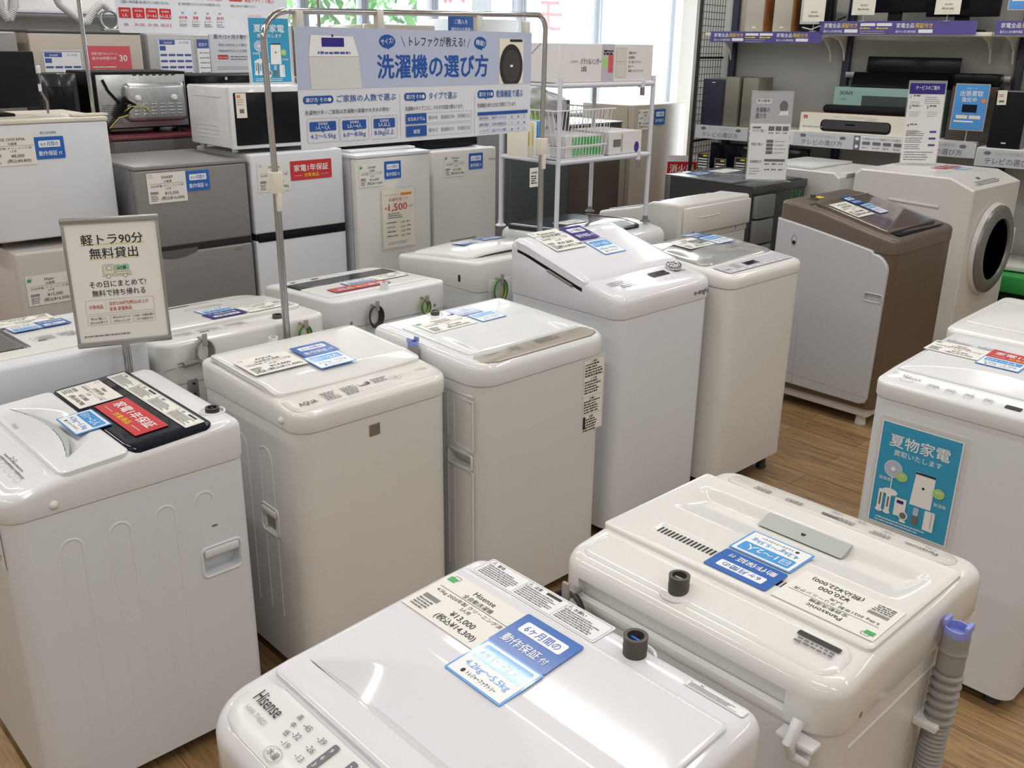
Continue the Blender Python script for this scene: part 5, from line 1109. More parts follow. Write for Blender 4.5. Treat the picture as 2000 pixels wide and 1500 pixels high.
for k in range(4): b.text(('赤外線', '重量', '温度', '温度 蒸気')[k], .305 + .062 * k, .066, .014, 'red', al='C', bold=.8, w=.038 if k == 3 else None); b.text('センサー', .305 + .062 * k, .050, .011, 'ink', al='C'); b.lines(.285 + .062 * k, .040, .04, 2, .008, .004, 'ink_soft'); b.disc(.305 + .062 * k, .092, .007, .005, 'ink_mid')
b.rect(.64, .03, .07, .06, 'red', r=.004)
t = thing('sign_stand', 'chrome pole stand holding the red and white oven guide board', 'sign stand', (2.24, 4.46, 0))
o = b.build('guide_board', t, frame((-.455, -.02, 1.826), (1, 0, 0), (0, 0, 1)), 'red and white oven guide board')
for x_ in (-.605, .60): m = MB(); m.cyl((x_, 0), .009, .0, 2.25, 'chrome'); m.build('pole', t)
m = MB(); m.tube([(-.605, 0, 2.25), (.60, 0, 2.25)], .009, 'chrome', 12); m.build('cross_bar', t)
for x_ in (-.3, .25): m = MB(); m.box(x_ - .01, x_ + .01, -.016, -.006, 2.15, 2.26, 'acrylic', .002); m.build('clip', t)
# 5, framed white notice behind the microwave
b = Board(.46, .33, 'banner_white', t=.005, step=.0006); b.frame(0, 0, .46, .33, .005, 'zinc'); b.text('最大12ヶ月の動作保証', .04, .255, .034, 'ink', w=.34); b.text('・税抜1,000円以上の電化製品', .06, .205, .02, 'ink_soft', w=.27); b.text('・税抜500円以上の生活家電', .06, .165, .02, 'ink_soft', w=.25); b.rect(.06, .115, .08, .03, 'red', r=.003); b.text('家電1年保証', .10, .123, .012, 'white_ink', al='C', w=.07, l=3); b.lines(.16, .13, .16, 2, .018, .008, 'ink_soft'); b.lines(.05, .06, .3, 2, .014, .006, 'ink_mid')
o = b.build('notice_board', None, frame((2.56, 5.15, 1.61), (1, 0, 0), (0, 0, 1)) @ Matrix.Scale(.78, 4)); tag(o, 'white twelve month guarantee notice board behind the microwaves', 'sign')
t = thing('appliance_stand', 'dark shelf unit carrying the guarantee notice board', 'stand', (2.85, 5.25, 0)); m = MB(); m.box(-.28, .28, -.14, .2, 1.56, 1.60, 'fridge_side', .004); m.box(-.27, .27, -.13, .19, 0, 1.56, 'fridge_side', .004); m.build('cabinet', t)
b = Board(.15, .28, 'acrylic', t=.002); b.rect(.006, .006, .14, .27, 'paper_cool'); b.rect(.006, .22, .14, .055, 'sheet_blue', l=2); b.text('配送サービス', .02, .235, .022, 'white_ink', w=.11, l=3); b.lines(.02, .19, .11, 6, .03, .007, 'ink_soft')
b.build('delivery_sheet', R2, frame((-.012, -.004, 1.53), (1, 0, 0), (0, 0, 1)), 'blue-headed delivery sheet')
b = Board(.28, .14, 'banner_blue', t=.002); b.text('ご購入を', .13, .085, .036, 'white_ink', al='C', bold=.6); b.text('検討中のお客様へ', .14, .03, .034, 'white_ink', w=.22, al='C', bold=.6)
o = b.build('hanging_card', None, frame((4.93, 5.93, 1.86), (1, 0, 0), (0, 0, 1))); tag(o, 'small blue customer notice leaning between tall refrigerators over the banner', 'sign')
# 6, clear info stands on the dark and the white front loader
def info(label, loc, w, h, kind):
    t = thing('info_stand', label, 'sign stand', loc, -YAW)
    b = Board(w, h, 'acrylic', t=.003, step=.0006)
    b.rect(.006, .006, w - .012, h - .02, 'white_ink', l=1)
    if kind == 0:
        b.rect(.006, h * .64, w - .012, h * .34, 'lilac_grey', l=2); b.disc(w * .78, h * .83, w * .10, w * .13, 'grey_ink', l=3); b.poly([(w * .66, h * .73), (w * .9, h * .73), (w * .9, h * .78), (w * .72, h * .78)], 'white_ink', 3); b.rect(w * .12, h * .86, w * .36, h * .05, 'white_ink', l=3, r=.003); b.text('実は簡単!', w * .3, h * .875, .020, 'ink', al='C', l=4, bold=.6)
        b.text('洗濯機の', w * .12, h * .765, .034, 'ink', w=w * .33, l=3, bold=.4); b.text('選び方', w * .12, h * .70, .034, 'ink', w=w * .26, l=3, bold=.4)
        b.rect(w * .08, h * .585, w * .2, h * .02, 'grey_ink', l=2); b.text('サイズで選ぶ', w * .08, h * .545, .020, 'ink', w=w * .3, l=2)
        for k in range(3): b.rect(w * (.46 + .17 * k), h * .56, w * .14, h * .05, 'grey_ink', l=2); b.lines(w * (.47 + .17 * k), h * .53, w * .11, 1, .01, .007, 'ink_soft')
        b.text('性能で選ぶ', w * .08, h * .395, .020, 'ink', w=w * .27, l=2)
        for k in range(4): b.rect(w * .44, h * (.30 + .042 * k), w * .16, h * .034, 'grey_ink', l=2); b.lines(w * .64, h * (.31 + .042 * k), w * .3, 1, .01, .006, 'ink_mid')
        b.text('乾燥機能付き', w * .08, h * .20, .020, 'ink', w=w * .28, l=2); b.rect(w * .42, h * .215, w * .5, h * .028, 'grey_ink', l=2)
        for k in range(3): b.lines(w * (.44 + .17 * k), h * .18, w * .12, 2, .035, .010, 'ink_soft', ragged=.1)
        b.lines(w * .08, h * .13, w * .26, 3, .016, .006, 'ink_mid')
    else:
        b.rect(.008, h * .84, w - .016, h * .13, 'deep_blue', l=2); b.text('サービスのご案内', w * .5, h * .895, .026, 'white_ink', w=w * .62, al='C', l=3, bold=.8)
        for k, (x_, y_) in enumerate(((.08, .78), (.08, .66), (.54, .66), (.08, .44))): b.text(str(k + 1), w * x_, h * y_ + .005, .026, 'ink', l=2, bold=.5); b.lines(w * (x_ + .08), h * y_ + .016, w * .2, 1, .02, .010, 'ink_soft', ragged=.1); b.lines(w * (x_ + .02), h * y_ - .018, w * .3, 3, .012, .004, 'ink_mid')
        b.lines(w * .46, h * .80, w * .42, 4, .012, .005, 'ink_mid')
        for k in range(3): b.rect(w * .70, h * (.38 - .08 * k), w * .18, h * .025, 'violet', l=2, r=.003); b.lines(w * .08, h * (.39 - .08 * k), w * .5, 3, .012, .005, 'ink_soft')
        b.lines(w * .08, h * .14, w * .8, 4, .015, .006, 'ink_soft')
    b.build('info_card', t, frame((-w / 2, -.002, .004), (1, 0, 0), (0, .06, 1)), 'printed card in clear holder')
    m = MB(); m.box(-w / 2 - .02, w / 2 + .02, -.05, .05, 0, .004, 'acrylic', .001); m.build('base', t)
    return t
info('clear stand with grey washing machine guide card on the graphite front loader', (5.33, 3.27, 1.001), .262, .545, 0)
info('clear stand with purple-headed service guide on the large white front loader', (5.985, 2.60, 1.119), .235, .50, 1)
# ------------------------------------------------------------------ laundry rack and what it carries
t = thing('laundry_rack', 'white tube laundry rack standing over the black-lidded washing machine', 'rack', (0, 0, 0))
RU = (3.135, 3.79); RV = (3.0, 3.38); RZ = .965
for u0 in RU:
    for v0 in RV:
        zz = RZ if (v0 < 3.2 or True) else 0
        m = MB(); m.cyl((u0, v0), .011, .962, 1.665, 'rack_white', 16); m.build('post', t)
        m = MB(); m.lathe([(.026, 0), (.026, .005), (.014, .012), (.012, .03)], (u0, v0, .956), 'plastic_grey' if u0 > 3.5 else 'rack_white', 20); m.build('foot', t)
for z, nm in ((1.629, 'top_rail'), (1.293, 'shelf_rail')):
    for v0 in RV: m = MB(); m.tube([(RU[0], v0, z), (RU[1], v0, z)], .012 if v0 < 3.2 else .009, 'rack_white', 14); m.build(nm, t)
    for u0 in RU: m = MB(); m.tube([(u0, RV[0], z), (u0, RV[1], z)], .009, 'rack_white', 12); m.build(nm, t)
m = MB()
for k in range(9): m.tube([(RU[0] + .05 + .07 * k, RV[0], 1.302), (RU[0] + .05 + .07 * k, RV[1], 1.302)], .003, 'rack_white', 8)
m.build('shelf_wires', t)
for z in (1.625, 1.285):
    m = MB(); m.cyl((3.70, 3.0), .016, z - .012, z + .02, 'rack_white', 12); m.box(3.69, 3.71, 2.985, 3.0, z - .05, z - .01, 'zinc', .003); m.build('clamp', t)
t = thing('hanger_box', 'long pale cardboard box of a parasol hanger on top of the laundry rack', 'box', (3.50, 3.13, 1.6415))
m = MB(); m.box(-.375, .275, -.13, .33, 0, .165, 'card_white', .002, 1); m.build('carton', t)
b = Board(.64, .165, None, t=.0); b.text('パラソルハンガー', .13, .078, .030, 'ink', w=.14, bold=.8); b.text('2段', .135, .048, .026, 'ink', bold=.6); b.text('LOWYA', .065, .084, .014, 'ink_soft'); b.rect(.275, 0, .085, .165, 'lilac_grey'); b.rect(.28, .06, .03, .05, 'lime', l=2); b.rect(.318, .04, .034, .08, 'pink', l=2); b.lines(.285, .13, .07, 2, .012, .010, 'ink', l=3)
b.rect(.372, .088, .075, .062, 'pale_panel'); b.rect(.372, .018, .075, .062, 'pale_panel'); b.frame(.372, .088, .075, .062, .001, 'ink_mid', l=2); b.frame(.372, .018, .075, .062, .001, 'ink_mid', l=2)
for k, tx in enumerate(('洗濯物に合わせて', '高さ調節可能', 'サビに強いステンレス', '省スペース', '洗濯ハンガーピンチ付')): b.text(tx, .462, .122 - .020 * k, .013, 'ink', w=(.06, .045, .09, .04, .11)[k], bold=.6)
b.build('print', t, frame((-.37, -.1306, 0), (1, 0, 0), (0, 0, 1)))
b = Board(.45, .165, None, t=0); b.line(.05, 0, .20, .08, .003, 'ink_soft'); b.line(.24, .09, .34, .165, .003, 'ink_soft'); b.line(.2, .085, .245, .085, .001, 'ink_mid'); b.build('end_print', t, frame((-.3756, .325, 0), (0, -1, 0), (0, 0, 1)))
t = thing('wire_basket', 'white wire basket full of cartons on the laundry rack shelf', 'basket', (3.30, 3.14, 1.308))
m = MB(); x0, x1, y0, y1, h = -.16, .145, -.14, .17, .215
for k in range(15): x = x0 + (x1 - x0) * k / 14; m.tube([(x, y0 - .02, h), (x, y0, 0), (x, y1, 0), (x, y1 + .02, h)], .0018, 'wire_white', 6)
for k in range(12): y = y0 + (y1 - y0) * k / 11; m.tube([(x0 - .05, y, h), (x0, y, 0), (x1, y, 0), (x1 + .05, y, h)], .0018, 'wire_white', 6)
m.build('wires', t)
m = MB()
for z, g in ((h, 1), (h * .25, .25), (0, 0)): m.tube([(x0 - .05 * g, y0 - .02 * g, z), (x1 + .05 * g, y0 - .02 * g, z), (x1 + .05 * g, y1 + .02 * g, z), (x0 - .05 * g, y1 + .02 * g, z)], .003 if z else .0025, 'wire_white', 8, closed=True)
m.build('rim', t)
for k, (dz, lb) in enumerate(((.003, 'flat white carton with green stripes, lower one in the wire basket'), (.052, 'flat white carton with green stripes, upper one in the wire basket'))):
    o = thing('carton', lb, 'box', (3.31, 3.13, 1.3085 + dz), 0, 'striped cartons in the wire basket'); m = MB(); m.box(-.125, .12, -.125, .15, 0, .046, 'card_white', .001, 1)
    for q in range(10): m.box(-.08 + q * .020, -.065 + q * .020, -.1262, -.1248, .006, .040, 'green')
    m.build('carton_body', o)
o = thing('carton', 'tall white carton leaning in the wire basket behind the striped ones', 'box', (3.27, 3.20, 1.410)); m = MB(); m.box(-.12, .05, -.02, .05, 0, .20, 'card_white', .001, 1, Matrix.Rotation(-.5, 4, 'Y')); m.box(-.11, .0, -.0212, -.0195, .10, .18, 'lime', 0, 1, Matrix.Rotation(-.5, 4, 'Y')); m.build('carton_body', o)
b = Board(.12, .08, None, t=0); b.text('天板', .075, .02, .02, 'ink', w=.025, bold=.8); b.lines(.01, .06, .08, 4, .012, .004, 'ink_mid'); b.build('print', o, Matrix.Rotation(-.5, 4, 'Y') @ frame((-.11, -.0214, .01), (1, 0, 0), (0, 0, 1)))
bm = bmesh.new(); bmesh.ops.create_icosphere(bm, subdivisions=4, radius=1)
rnd = random.Random(3)
for v in bm.verts:
    c = v.co.copy(); n = .12 * math.sin(9 * c.x + 3 * c.z) * math.cos(7 * c.y + 2) + .07 * math.sin(17 * c.y + 5 * c.x)
    v.co = Vector((c.x * .145, c.y * .12, c.z * .055)) * (1 + n)
me = bpy.data.meshes.new('plastic_bag'); bm.to_mesh(me); bm.free(); me.materials.append(M_('poly_bag'))
for p in me.polygons: p.use_smooth = True
o = bpy.data.objects.new('plastic_bag', me); COL.objects.link(o); o.location = (3.19, 3.20, 1.555); o.rotation_euler = (0, .25, 0); tag(o, 'crumpled clear plastic bag on top of the wire basket', 'bag')
t = thing('camera_box', 'white product box with dark device picture beside the wire basket', 'box', (3.60, 3.13, 1.306)); m = MB(); m.box(-.115, .13, -.125, .13, 0, .105, 'card_white', .0015, 1); m.build('carton', t)
b = Board(.24, .105, None, t=0); b.rect(.03, .035, .055, .035, 'ink_soft'); b.rect(.088, .01, .010, .085, 'ink_mid'); b.disc(.205, .028, .018, .026, 'deep_blue'); b.build('print', t, frame((-.112, -.1256, 0), (1, 0, 0), (0, 0, 1)))
b = Board(.16, .10, 'paper', t=.002); o = b.build('leaflet', None, frame((3.60, 2.965, 1.3065), (1, 0, 0), (0, 1, .12))); tag(o, 'leaflet lying on the front rail of the laundry rack shelf', 'leaflet')
bpy.data.objects.remove(o)
t = thing('leaflet_pack', 'bundle of blue and yellow packets hanging at the left end of the laundry rack', 'packet', (3.03, 3.05, 1.33))
for k in range(5): m = MB(); m.box(-.075 + .026 * k, -.058 + .026 * k, -.02, .10, 0, .15, ('card_cream', 'yellow_soft', 'paper', 'cyan_border', 'paper')[k], .002); m.build('packet', t)
m = MB(); m.box(-.085, .07, -.03, .11, -.012, 0, 'acrylic', .002); m.box(-.085, .07, -.032, -.028, -.012, .05, 'acrylic'); m.tube([(.07, 0, -.006), (.105, -.0, -.006)], .004, 'wire_white', 6); m.build('holder', t)
b = Board(.055, .085, 'paper'); b.text('洗濯機用', .0275, .06, .010, 'ink', al='C', bold=.8); b.lines(.008, .045, .038, 4, .01, .006, 'ink'); o = b.build('hanging_tag', None, frame((2.985, 3.03, 1.195), (1, 0, 0), (0, 0, 1))); tag(o, 'small white tag hanging under the packet bundle', 'tag')
m = MB(); m.tube([(3.012, 3.031, 1.279), (3.012, 3.031, 1.318)], .001, 'wire_white', 6); m.build('tag_string', o, o.matrix_world.inverted() @ Matrix.Identity(4))

# ------------------------------------------------------------------ audio and television shelving on the right
S0 = Vector((6.244, 4.494, 0)); SA = math.atan2(-.98714, .15988)
SM = Matrix.Translation(S0) @ Matrix.Rotation(SA, 4, 'Z')
def sthing(name, label, cat, s, y, z, group=None, rz=0):
    p = SM @ Vector((s, y, z)); return thing(name, label, cat, p, SA + rz, group)
sh_ = sthing('shelving_unit', 'black-posted wall shelving with purple and grey price rails', 'shelving', 0, 0, 0)
for k, s in enumerate((.06, 1.0 - .03, 2.13, 3.3)):
    m = MB(); m.box(s - .026, s + .026, .40, .45, 0, 2.45, 'navy_post', .004); m.build('post', sh_)
for (s0, s1, z, nm) in ((-.0, .845, 1.225, 'shelf'), (.80, 2.02, 1.222, 'shelf'), (2.03, 3.3, 1.20, 'shelf'), (.0, .93, 1.905, 'shelf'), (.90, 2.02, 1.915, 'shelf'), (2.03, 3.3, 1.915, 'shelf'), (.1, 3.3, .45, 'shelf')):
    m = MB(); m.box(s0 + .01, s1 - .01, .01, .42, z - .03, z - (.0 if z < 1.5 else .005), 'card_cream' if z > 1.5 else 'wall_paint', .003); m.build(nm, sh_)
    for sb in (s0 + .05, s1 - .08):
        if z > 1.5: m = MB(); m.loft([[(sb, .40, z - .03), (sb, .05, z - .03), (sb, .25, z - .06), (sb, .36, z - .12), (sb, .40, z - .20)], [(sb + .012, .40, z - .03), (sb + .012, .05, z - .03), (sb + .012, .25, z - .06), (sb + .012, .36, z - .12), (sb + .012, .40, z - .20)]], 'card_cream', smooth=False); m.build('bracket', sh_)
for (s0, s1) in ((.99, 2.10),): m = MB(); m.box(s0, s1, .37, .39, 1.60, 1.64, 'zinc', .003); m.build('back_rail', sh_)
def price_rail(s0, s1, z0, h):
    b = Board(s1 - s0, h, 'lilac_grey' if False else 'paper_cool', t=.004, step=.0008); L = s1 - s0; x = 0; k = 0
    while x < L - .05:
        if k % 2 == 0:
            w = min(.44, L - x); b.rect(x, 0, w - .004, h, 'banner_lilac' if False else 'lilac_grey', l=0 + 1); b.rect(x, 0, w - .004, h, 'rail_pale', l=2)
            if w > .3:
                b.text('テレビの選び方', x + .06, h * .17, h * .42, 'grey_ink', w=.30, l=3, bold=.3); b.disc(x + .07, h * .78, .022, .012, 'grey_ink', l=3); b.disc(x + .36, h * .74, .022, .012, 'grey_ink', l=3); b.text('トレファクが教える!', x + .12, h * .70, h * .2, 'ink_mid', w=.19, l=3)
        else:
            w = min(.36, L - x); b.rect(x, 0, .045, h, 'grey_ink', l=2); b.disc(x + .022, h * .78, .014, .012, 'white_ink', l=3); b.disc(x + .022, h * .25, .012, .012, 'white_ink', l=3)
            if w > .2:
                b.text('お部屋の広さで最適サイズを選ぶ', x + .06, h * .76, h * .16, 'ink_soft', w=.26, l=3)
                for q in range(4): b.rect(x + .06 + .072 * q, h * .40, .055, h * .22, 'grey_ink', l=3, r=.002); b.lines(x + .062 + .072 * q, h * .16, .05, 1, .01, h * .10, 'ink_mid', l=3)
        x += w; k += 1
    return b
price_rail(0, .83, 0, .098).build('price_rail', sh_, frame((0, -.006, 1.130), (1, 0, 0), (0, 0, 1)), 'grey and white price rail')
price_rail(0, 1.24, 0, .098).build('price_rail', sh_, frame((.80, -.012, 1.128), (1, 0, 0), (0, 0, 1)), 'grey and white price rail'); price_rail(0, 1.2, 0, .11).build('price_rail', sh_, frame((2.045, -.012, 1.085), (1, 0, 0), (0, 0, 1)), 'grey and white price rail')
def purple_rail(L, h):
    b = Board(L, h, 'violet', t=.004, step=.0008); x = .03
    while x < L - .1:
        if L - x > .23: b.text('家電全品', x, h * .52, h * .38, 'white_ink', w=.115, bold=1); b.text('保証付き', x + .12, h * .52, h * .38, 'yellow', w=.11, bold=1); b.text('最大12ヶ月の動作保証', x, h * .14, h * .22, 'white_ink', w=.13, bold=.6); b.rect(x + .145, h * .12, .09, h * .26, 'white_ink', r=.002)
        if L - x > .5: b.rect(x + .25, h * .62, .10, h * .22, 'white_ink', r=.002); b.rect(x + .36, h * .62, .10, h * .22, 'white_ink', r=.002); b.lines(x + .25, h * .40, .09, 1, .01, .010, 'yellow'); b.lines(x + .36, h * .40, .09, 1, .01, .010, 'yellow'); b.lines(x + .25, h * .22, .18, 2, .014, .005, 'lilac_grey')
        x += .49
    return b
for (s0, L, z, h) in ((.07, .85, 1.834, .075), (.90, 1.02, 1.893, .085), (2.03, 1.2, 1.893, .085)): purple_rail(L, h).build('price_rail', sh_, frame((s0, -.012, z), (1, 0, 0), (0, 0, 1)), 'purple guarantee price rail')
# mesh end panel
t = sthing('mesh_panel', 'black wire mesh end panel beside the white column', 'mesh panel', -.014, 0, 0)
m = MB(); m.box(-.02, .0, -.02, .0, 0, 2.5, 'black_wire'); m.build('upright', t)
m = MB()
for z in (1.10, 1.72, 2.45, .06): m.box(-.018, -.002, -.01, .42, z - .008, z + .008, 'black_wire')
m.build('cross_bar', t)
m = MB()
for k in range(9): m.tube([(-.01, .03 + .045 * k, .06), (-.01, .03 + .045 * k, 2.45)], .0022, 'black_wire', 5)
for k in range(48): m.tube([(-.01, 0, .10 + .05 * k), (-.01, .41, .10 + .05 * k)], .0022, 'black_wire', 5)
m.build('wire_mesh', t)
# speakers
def spk(label, s, z, w, h, d, front, side, y=.04, group=None, badge=True, mtl=None):
    t = sthing('loudspeaker', label, 'speaker', s + w / 2, y, z, group)
    m = MB(); m.box(-w / 2, w / 2, .012, d, 0, h, side, .004); m.build('cabinet', t); m = MB(); m.box(-w / 2 + .003, w / 2 - .003, -.004, .012, .003, h - .003, front, .004); m.build('grille', t)
    if badge: m = MB(); m.box(-.014, .014, -.0055, -.0035, (h - .03 if badge == 1 else .03), (h - .024 if badge == 1 else .038), 'satin_white'); m.build('badge', t)
    return t
spk('dark blue-grilled loudspeaker with olive wood cabinet, leftmost on the shelf', .015, 1.226, .175, .345, .28, 'navy_grille', 'speaker_wood')
spk('olive wood loudspeaker turned sideways, next to the blue-grilled one', .20, 1.226, .115, .362, .26, 'speaker_wood', 'speaker_wood', badge=0); spk('olive wood loudspeaker, right one of the row beside the grey guide card', .335, 1.226, .13, .36, .26, 'speaker_wood', 'speaker_wood', y=.05, badge=0)
spk('tall beige-grilled loudspeaker with orange wood side, left one above the purple rail', .285, 1.906, .145, .42, .26, 'speaker_cloth', 'wood_orange', .10, 'beige loudspeakers on the top shelf', badge=2); spk('tall beige-grilled loudspeaker with orange wood side, right one above the purple rail', .50, 1.906, .145, .42, .26, 'speaker_cloth', 'wood_orange', .10, 'beige loudspeakers on the top shelf', badge=2)
spk('black loudspeaker under a paper tag, at the right edge of the picture', 2.09, 1.201, .20, .355, .28, 'black_body', 'fridge_side', .03, badge=2)
t = sthing('paper_tag', 'small paper tag on the black loudspeaker at the right edge', 'tag', 2.11, .02, 1.47); b = Board(.055, .09, 'card_cream'); b.lines(.008, .06, .035, 2, .01, .006, 'ink_red'); b.rect(.012, .015, .03, .014, 'ink_soft'); b.build('card', t, frame((0, 0, 0), (1, 0, .05), (-.1, 0, 1)))
# boxes and sound bars
t = sthing('speaker_carton', 'long cream sound bar box with red logo on the shelf', 'box', 1.19, .06, 1.224); m = MB(); m.box(-.385, .40, 0, .165, 0, .135, 'card_cream', .002, 1); m.build('carton', t); m = MB(); m.box(-.383, .398, .02, .163, .135, .1375, 'card_tan'); m.build('lid', t, label='tan printed carton lid')
b = Board(.78, .135, None, t=0); b.rect(.02, .095, .028, .022, 'red'); b.text('JBL', .026, .099, .012, 'white_ink', bold=.8, l=3); b.text('3D SPACIOUS', .33, .108, .022, 'tan_ink', w=.13); b.lines(.24, .112, .08, 1, .01, .007, 'tan_ink'); b.lines(.47, .110, .09, 2, .01, .006, 'tan_ink'); b.lines(.02, .035, .2, 1, .01, .01, 'ink_mid')
b.rect(.15, .012, .50, .082, 'black_body', r=.03, l=1); b.rect(.16, .03, .48, .060, 'drum_graphite', r=.025, l=2); b.rect(.33, .058, .07, .012, 'black_gloss', l=3); b.build('print', t, frame((-.38, -.0006, 0), (1, 0, 0), (0, 0, 1)))
t = sthing('sound_bar', 'black rounded sound bar lying on the cream box', 'sound bar', 1.25, .11, 1.362); m = MB(); m.box(-.31, .31, 0, .10, 0, .055, 'black_body', .024, 4); m.build('body', t)
t = sthing('speaker_carton', 'mint green sound bar box behind the black sound bar', 'box', 1.42, .24, 1.224); m = MB(); m.box(-.45, .32, 0, .14, 0, .315, 'card_mint', .002, 1); m.build('carton', t)
b = Board(.76, .315, None, t=0); b.text('SONY', .04, .262, .034, 'ink', w=.095, bold=1.2); b.text('HT-X8500', .04, .225, .014, 'ink', w=.05); b.rect(.20, .0, .55, .26, 'fridge_teal', l=1); b.build('print', t, frame((-.446, -.0006, 0), (1, 0, 0), (0, 0, 1)))
t = sthing('carton_film', 'clear film strip on the mint green box', 'film', 1.16, .232, 1.42); bpy.data.objects.remove(t)
t = sthing('sound_bar', 'flat black screen bar, lower of the two leaning above the mint box', 'sound bar', 1.40, .28, 1.5405); m = MB(); m.box(-.33, .33, -.01, .012, 0, .11, 'black_gloss', .004, 2, Matrix.Rotation(-.45, 4, 'X')); m.box(-.30, .30, 0, .05, 0, .006, 'black_body'); m.build('body', t)
t = sthing('sound_bar', 'flat black screen bar, upper of the two leaning above the mint box', 'sound bar', 1.465, .34, 1.645); m = MB(); m.box(-.315, .315, -.01, .012, 0, .105, 'black_gloss', .004, 2, Matrix.Rotation(-.1, 4, 'X')); m.box(-.30, .30, -.0, .012, -.10, .01, 'black_body'); m.build('body', t)
t = sthing('speaker_carton', 'dark brown carton with glossy picture left of the right edge loudspeaker', 'box', 1.93, .18, 1.224); m = MB(); m.box(-.14, .14, 0, .2, 0, .35, 'fridge_brown', .003, 1); m.box(-.145, .13, .02, .19, .352, .43, 'black_gloss', .01); m.build('carton', t)
# televisions above
for k, (s0, s1, z, lb) in enumerate(((1.14, 1.55, 2.035, 'black television above the purple rail, left one'), (1.56, 2.01, 2.005, 'black television above the purple rail, widest one'))):
    t = sthing('television', lb, 'television', (s0 + s1) / 2, .16 - .03 * k, 1.916); w = s1 - s0; m = MB(); m.box(-w / 2, w / 2, -.012, .03, z - 1.916, z - 1.916 + .40, 'black_gloss', .006); m.build('screen', t); m = MB(); m.box(-.045, .045, .0, .03, .01, z - 1.90, 'black_body', .004); m.build('neck', t); m = MB(); m.box(-.14, .14, -.08, .10, 0, .01, 'black_body', .003); m.build('foot_plate', t)
t = sthing('black_device', 'dark glossy device wrapped in film with loose cables, above the purple rail', 'appliance', .77, .14, 1.911); m = MB(); m.box(-.09, .12, 0, .18, 0, .30, 'black_gloss', .02, 3); m.build('body', t); m = MB(); m.tube([(.1, -.01, .05), (.17, -.02, .03), (.2, 0, .08), (.25, .0, .10)], .006, 'black_body', 8); m.tube([(-.05, -.02, .03), (.02, -.03, .015), (.08, -.02, .04)], .004, 'poly_bag', 8); m.build('cable', t)
m = MB(); m.box(-.075, .07, -.02, -.004, .05, .27, 'poly_bag', .004); m.build('film', t)
for k, s in enumerate((.85, 1.19, 1.73)):
    t = sthing('price_card_stand', ('clip stand with white price card, left one above the purple rail', 'clip stand with white price card, middle one above the purple rail', 'clip stand with white price card, right one above the purple rail')[k], 'card stand', s, -.02, 1.976 if s > .9 else 1.911, 'price cards above the purple rail')
    b = Board(.155, .20, 'card_cream'); b.lines(.03, .17, .09, 2, .02, .007, 'ink_mid'); b.text('¥8,800', .055, .055, .018, 'ink_soft'); b.text('(税込¥9,680)', .04, .03, .016, 'ink', w=.075, bold=.6); b.build('card', t, frame((-.08, 0, .065 if s < .9 else .040), (1, 0, 0), (0, 0, 1)))
    m = MB(); m.cyl((0, .008), .003, -.0, .06, 'acrylic', 8); m.box(-.03, .03, -.004, .008, .05, .07, 'acrylic', .002); m.box(-.02, .02, -.01, .02, -.003, .004, 'acrylic'); m.build('clip', t)
def blue_card(label, s, z, h=.295, low=False):
    t = sthing('sign_holder', label, 'sign', s, .03, z); b = Board(.21, h, 'film', t=.003, step=.0008); b.rect(.006, .006, .198, h - .012, 'blue' if False else 'cyan_border', l=1); b.rect(.010, .010, .19, h - .02, 'blue', l=2)
    b.rect(.010, .010, .19, h - .02, 'sheet_blue' if False else 'cyan_border', l=2); b.text('高価グッパイ', .105, h - .035, .012, 'white_ink', al='C', l=3); b.text('出張買取', .105, h - .075, .038, 'white_ink', w=.14, al='C', bold=1, l=3); b.text('強化中', .095, h - .112, .034, 'white_ink', w=.09, al='C', bold=1, l=3)
    b.disc(.185, h - .105, .015, .014, 'orange', l=4); b.rect(.06, h - .18, .09, .05, 'navy_gloss', l=3); b.rect(.03, .075, .07, .022, 'card_cream', l=3); b.rect(.11, .075, .07, .022, 'card_cream', l=3); b.rect(.02, .052, .12, .010, 'white_ink', l=3)
    b.build('card', t, frame((0, 0, 0), (1, 0, 0), (0, 0, 1)), 'blue printed card in a clear sleeve')
    m = MB(); m.cyl((.11, .006), .004, -.07, .01, 'acrylic', 8); m.box(.05, .16, -.02, .05, -.085, -.07, 'acrylic', .002); m.build('stand', t)
blue_card('blue home buying service card standing before the price rail', 1.845, 1.30); blue_card('blue card at the top right corner, above the purple rail', 2.07, 2.04)
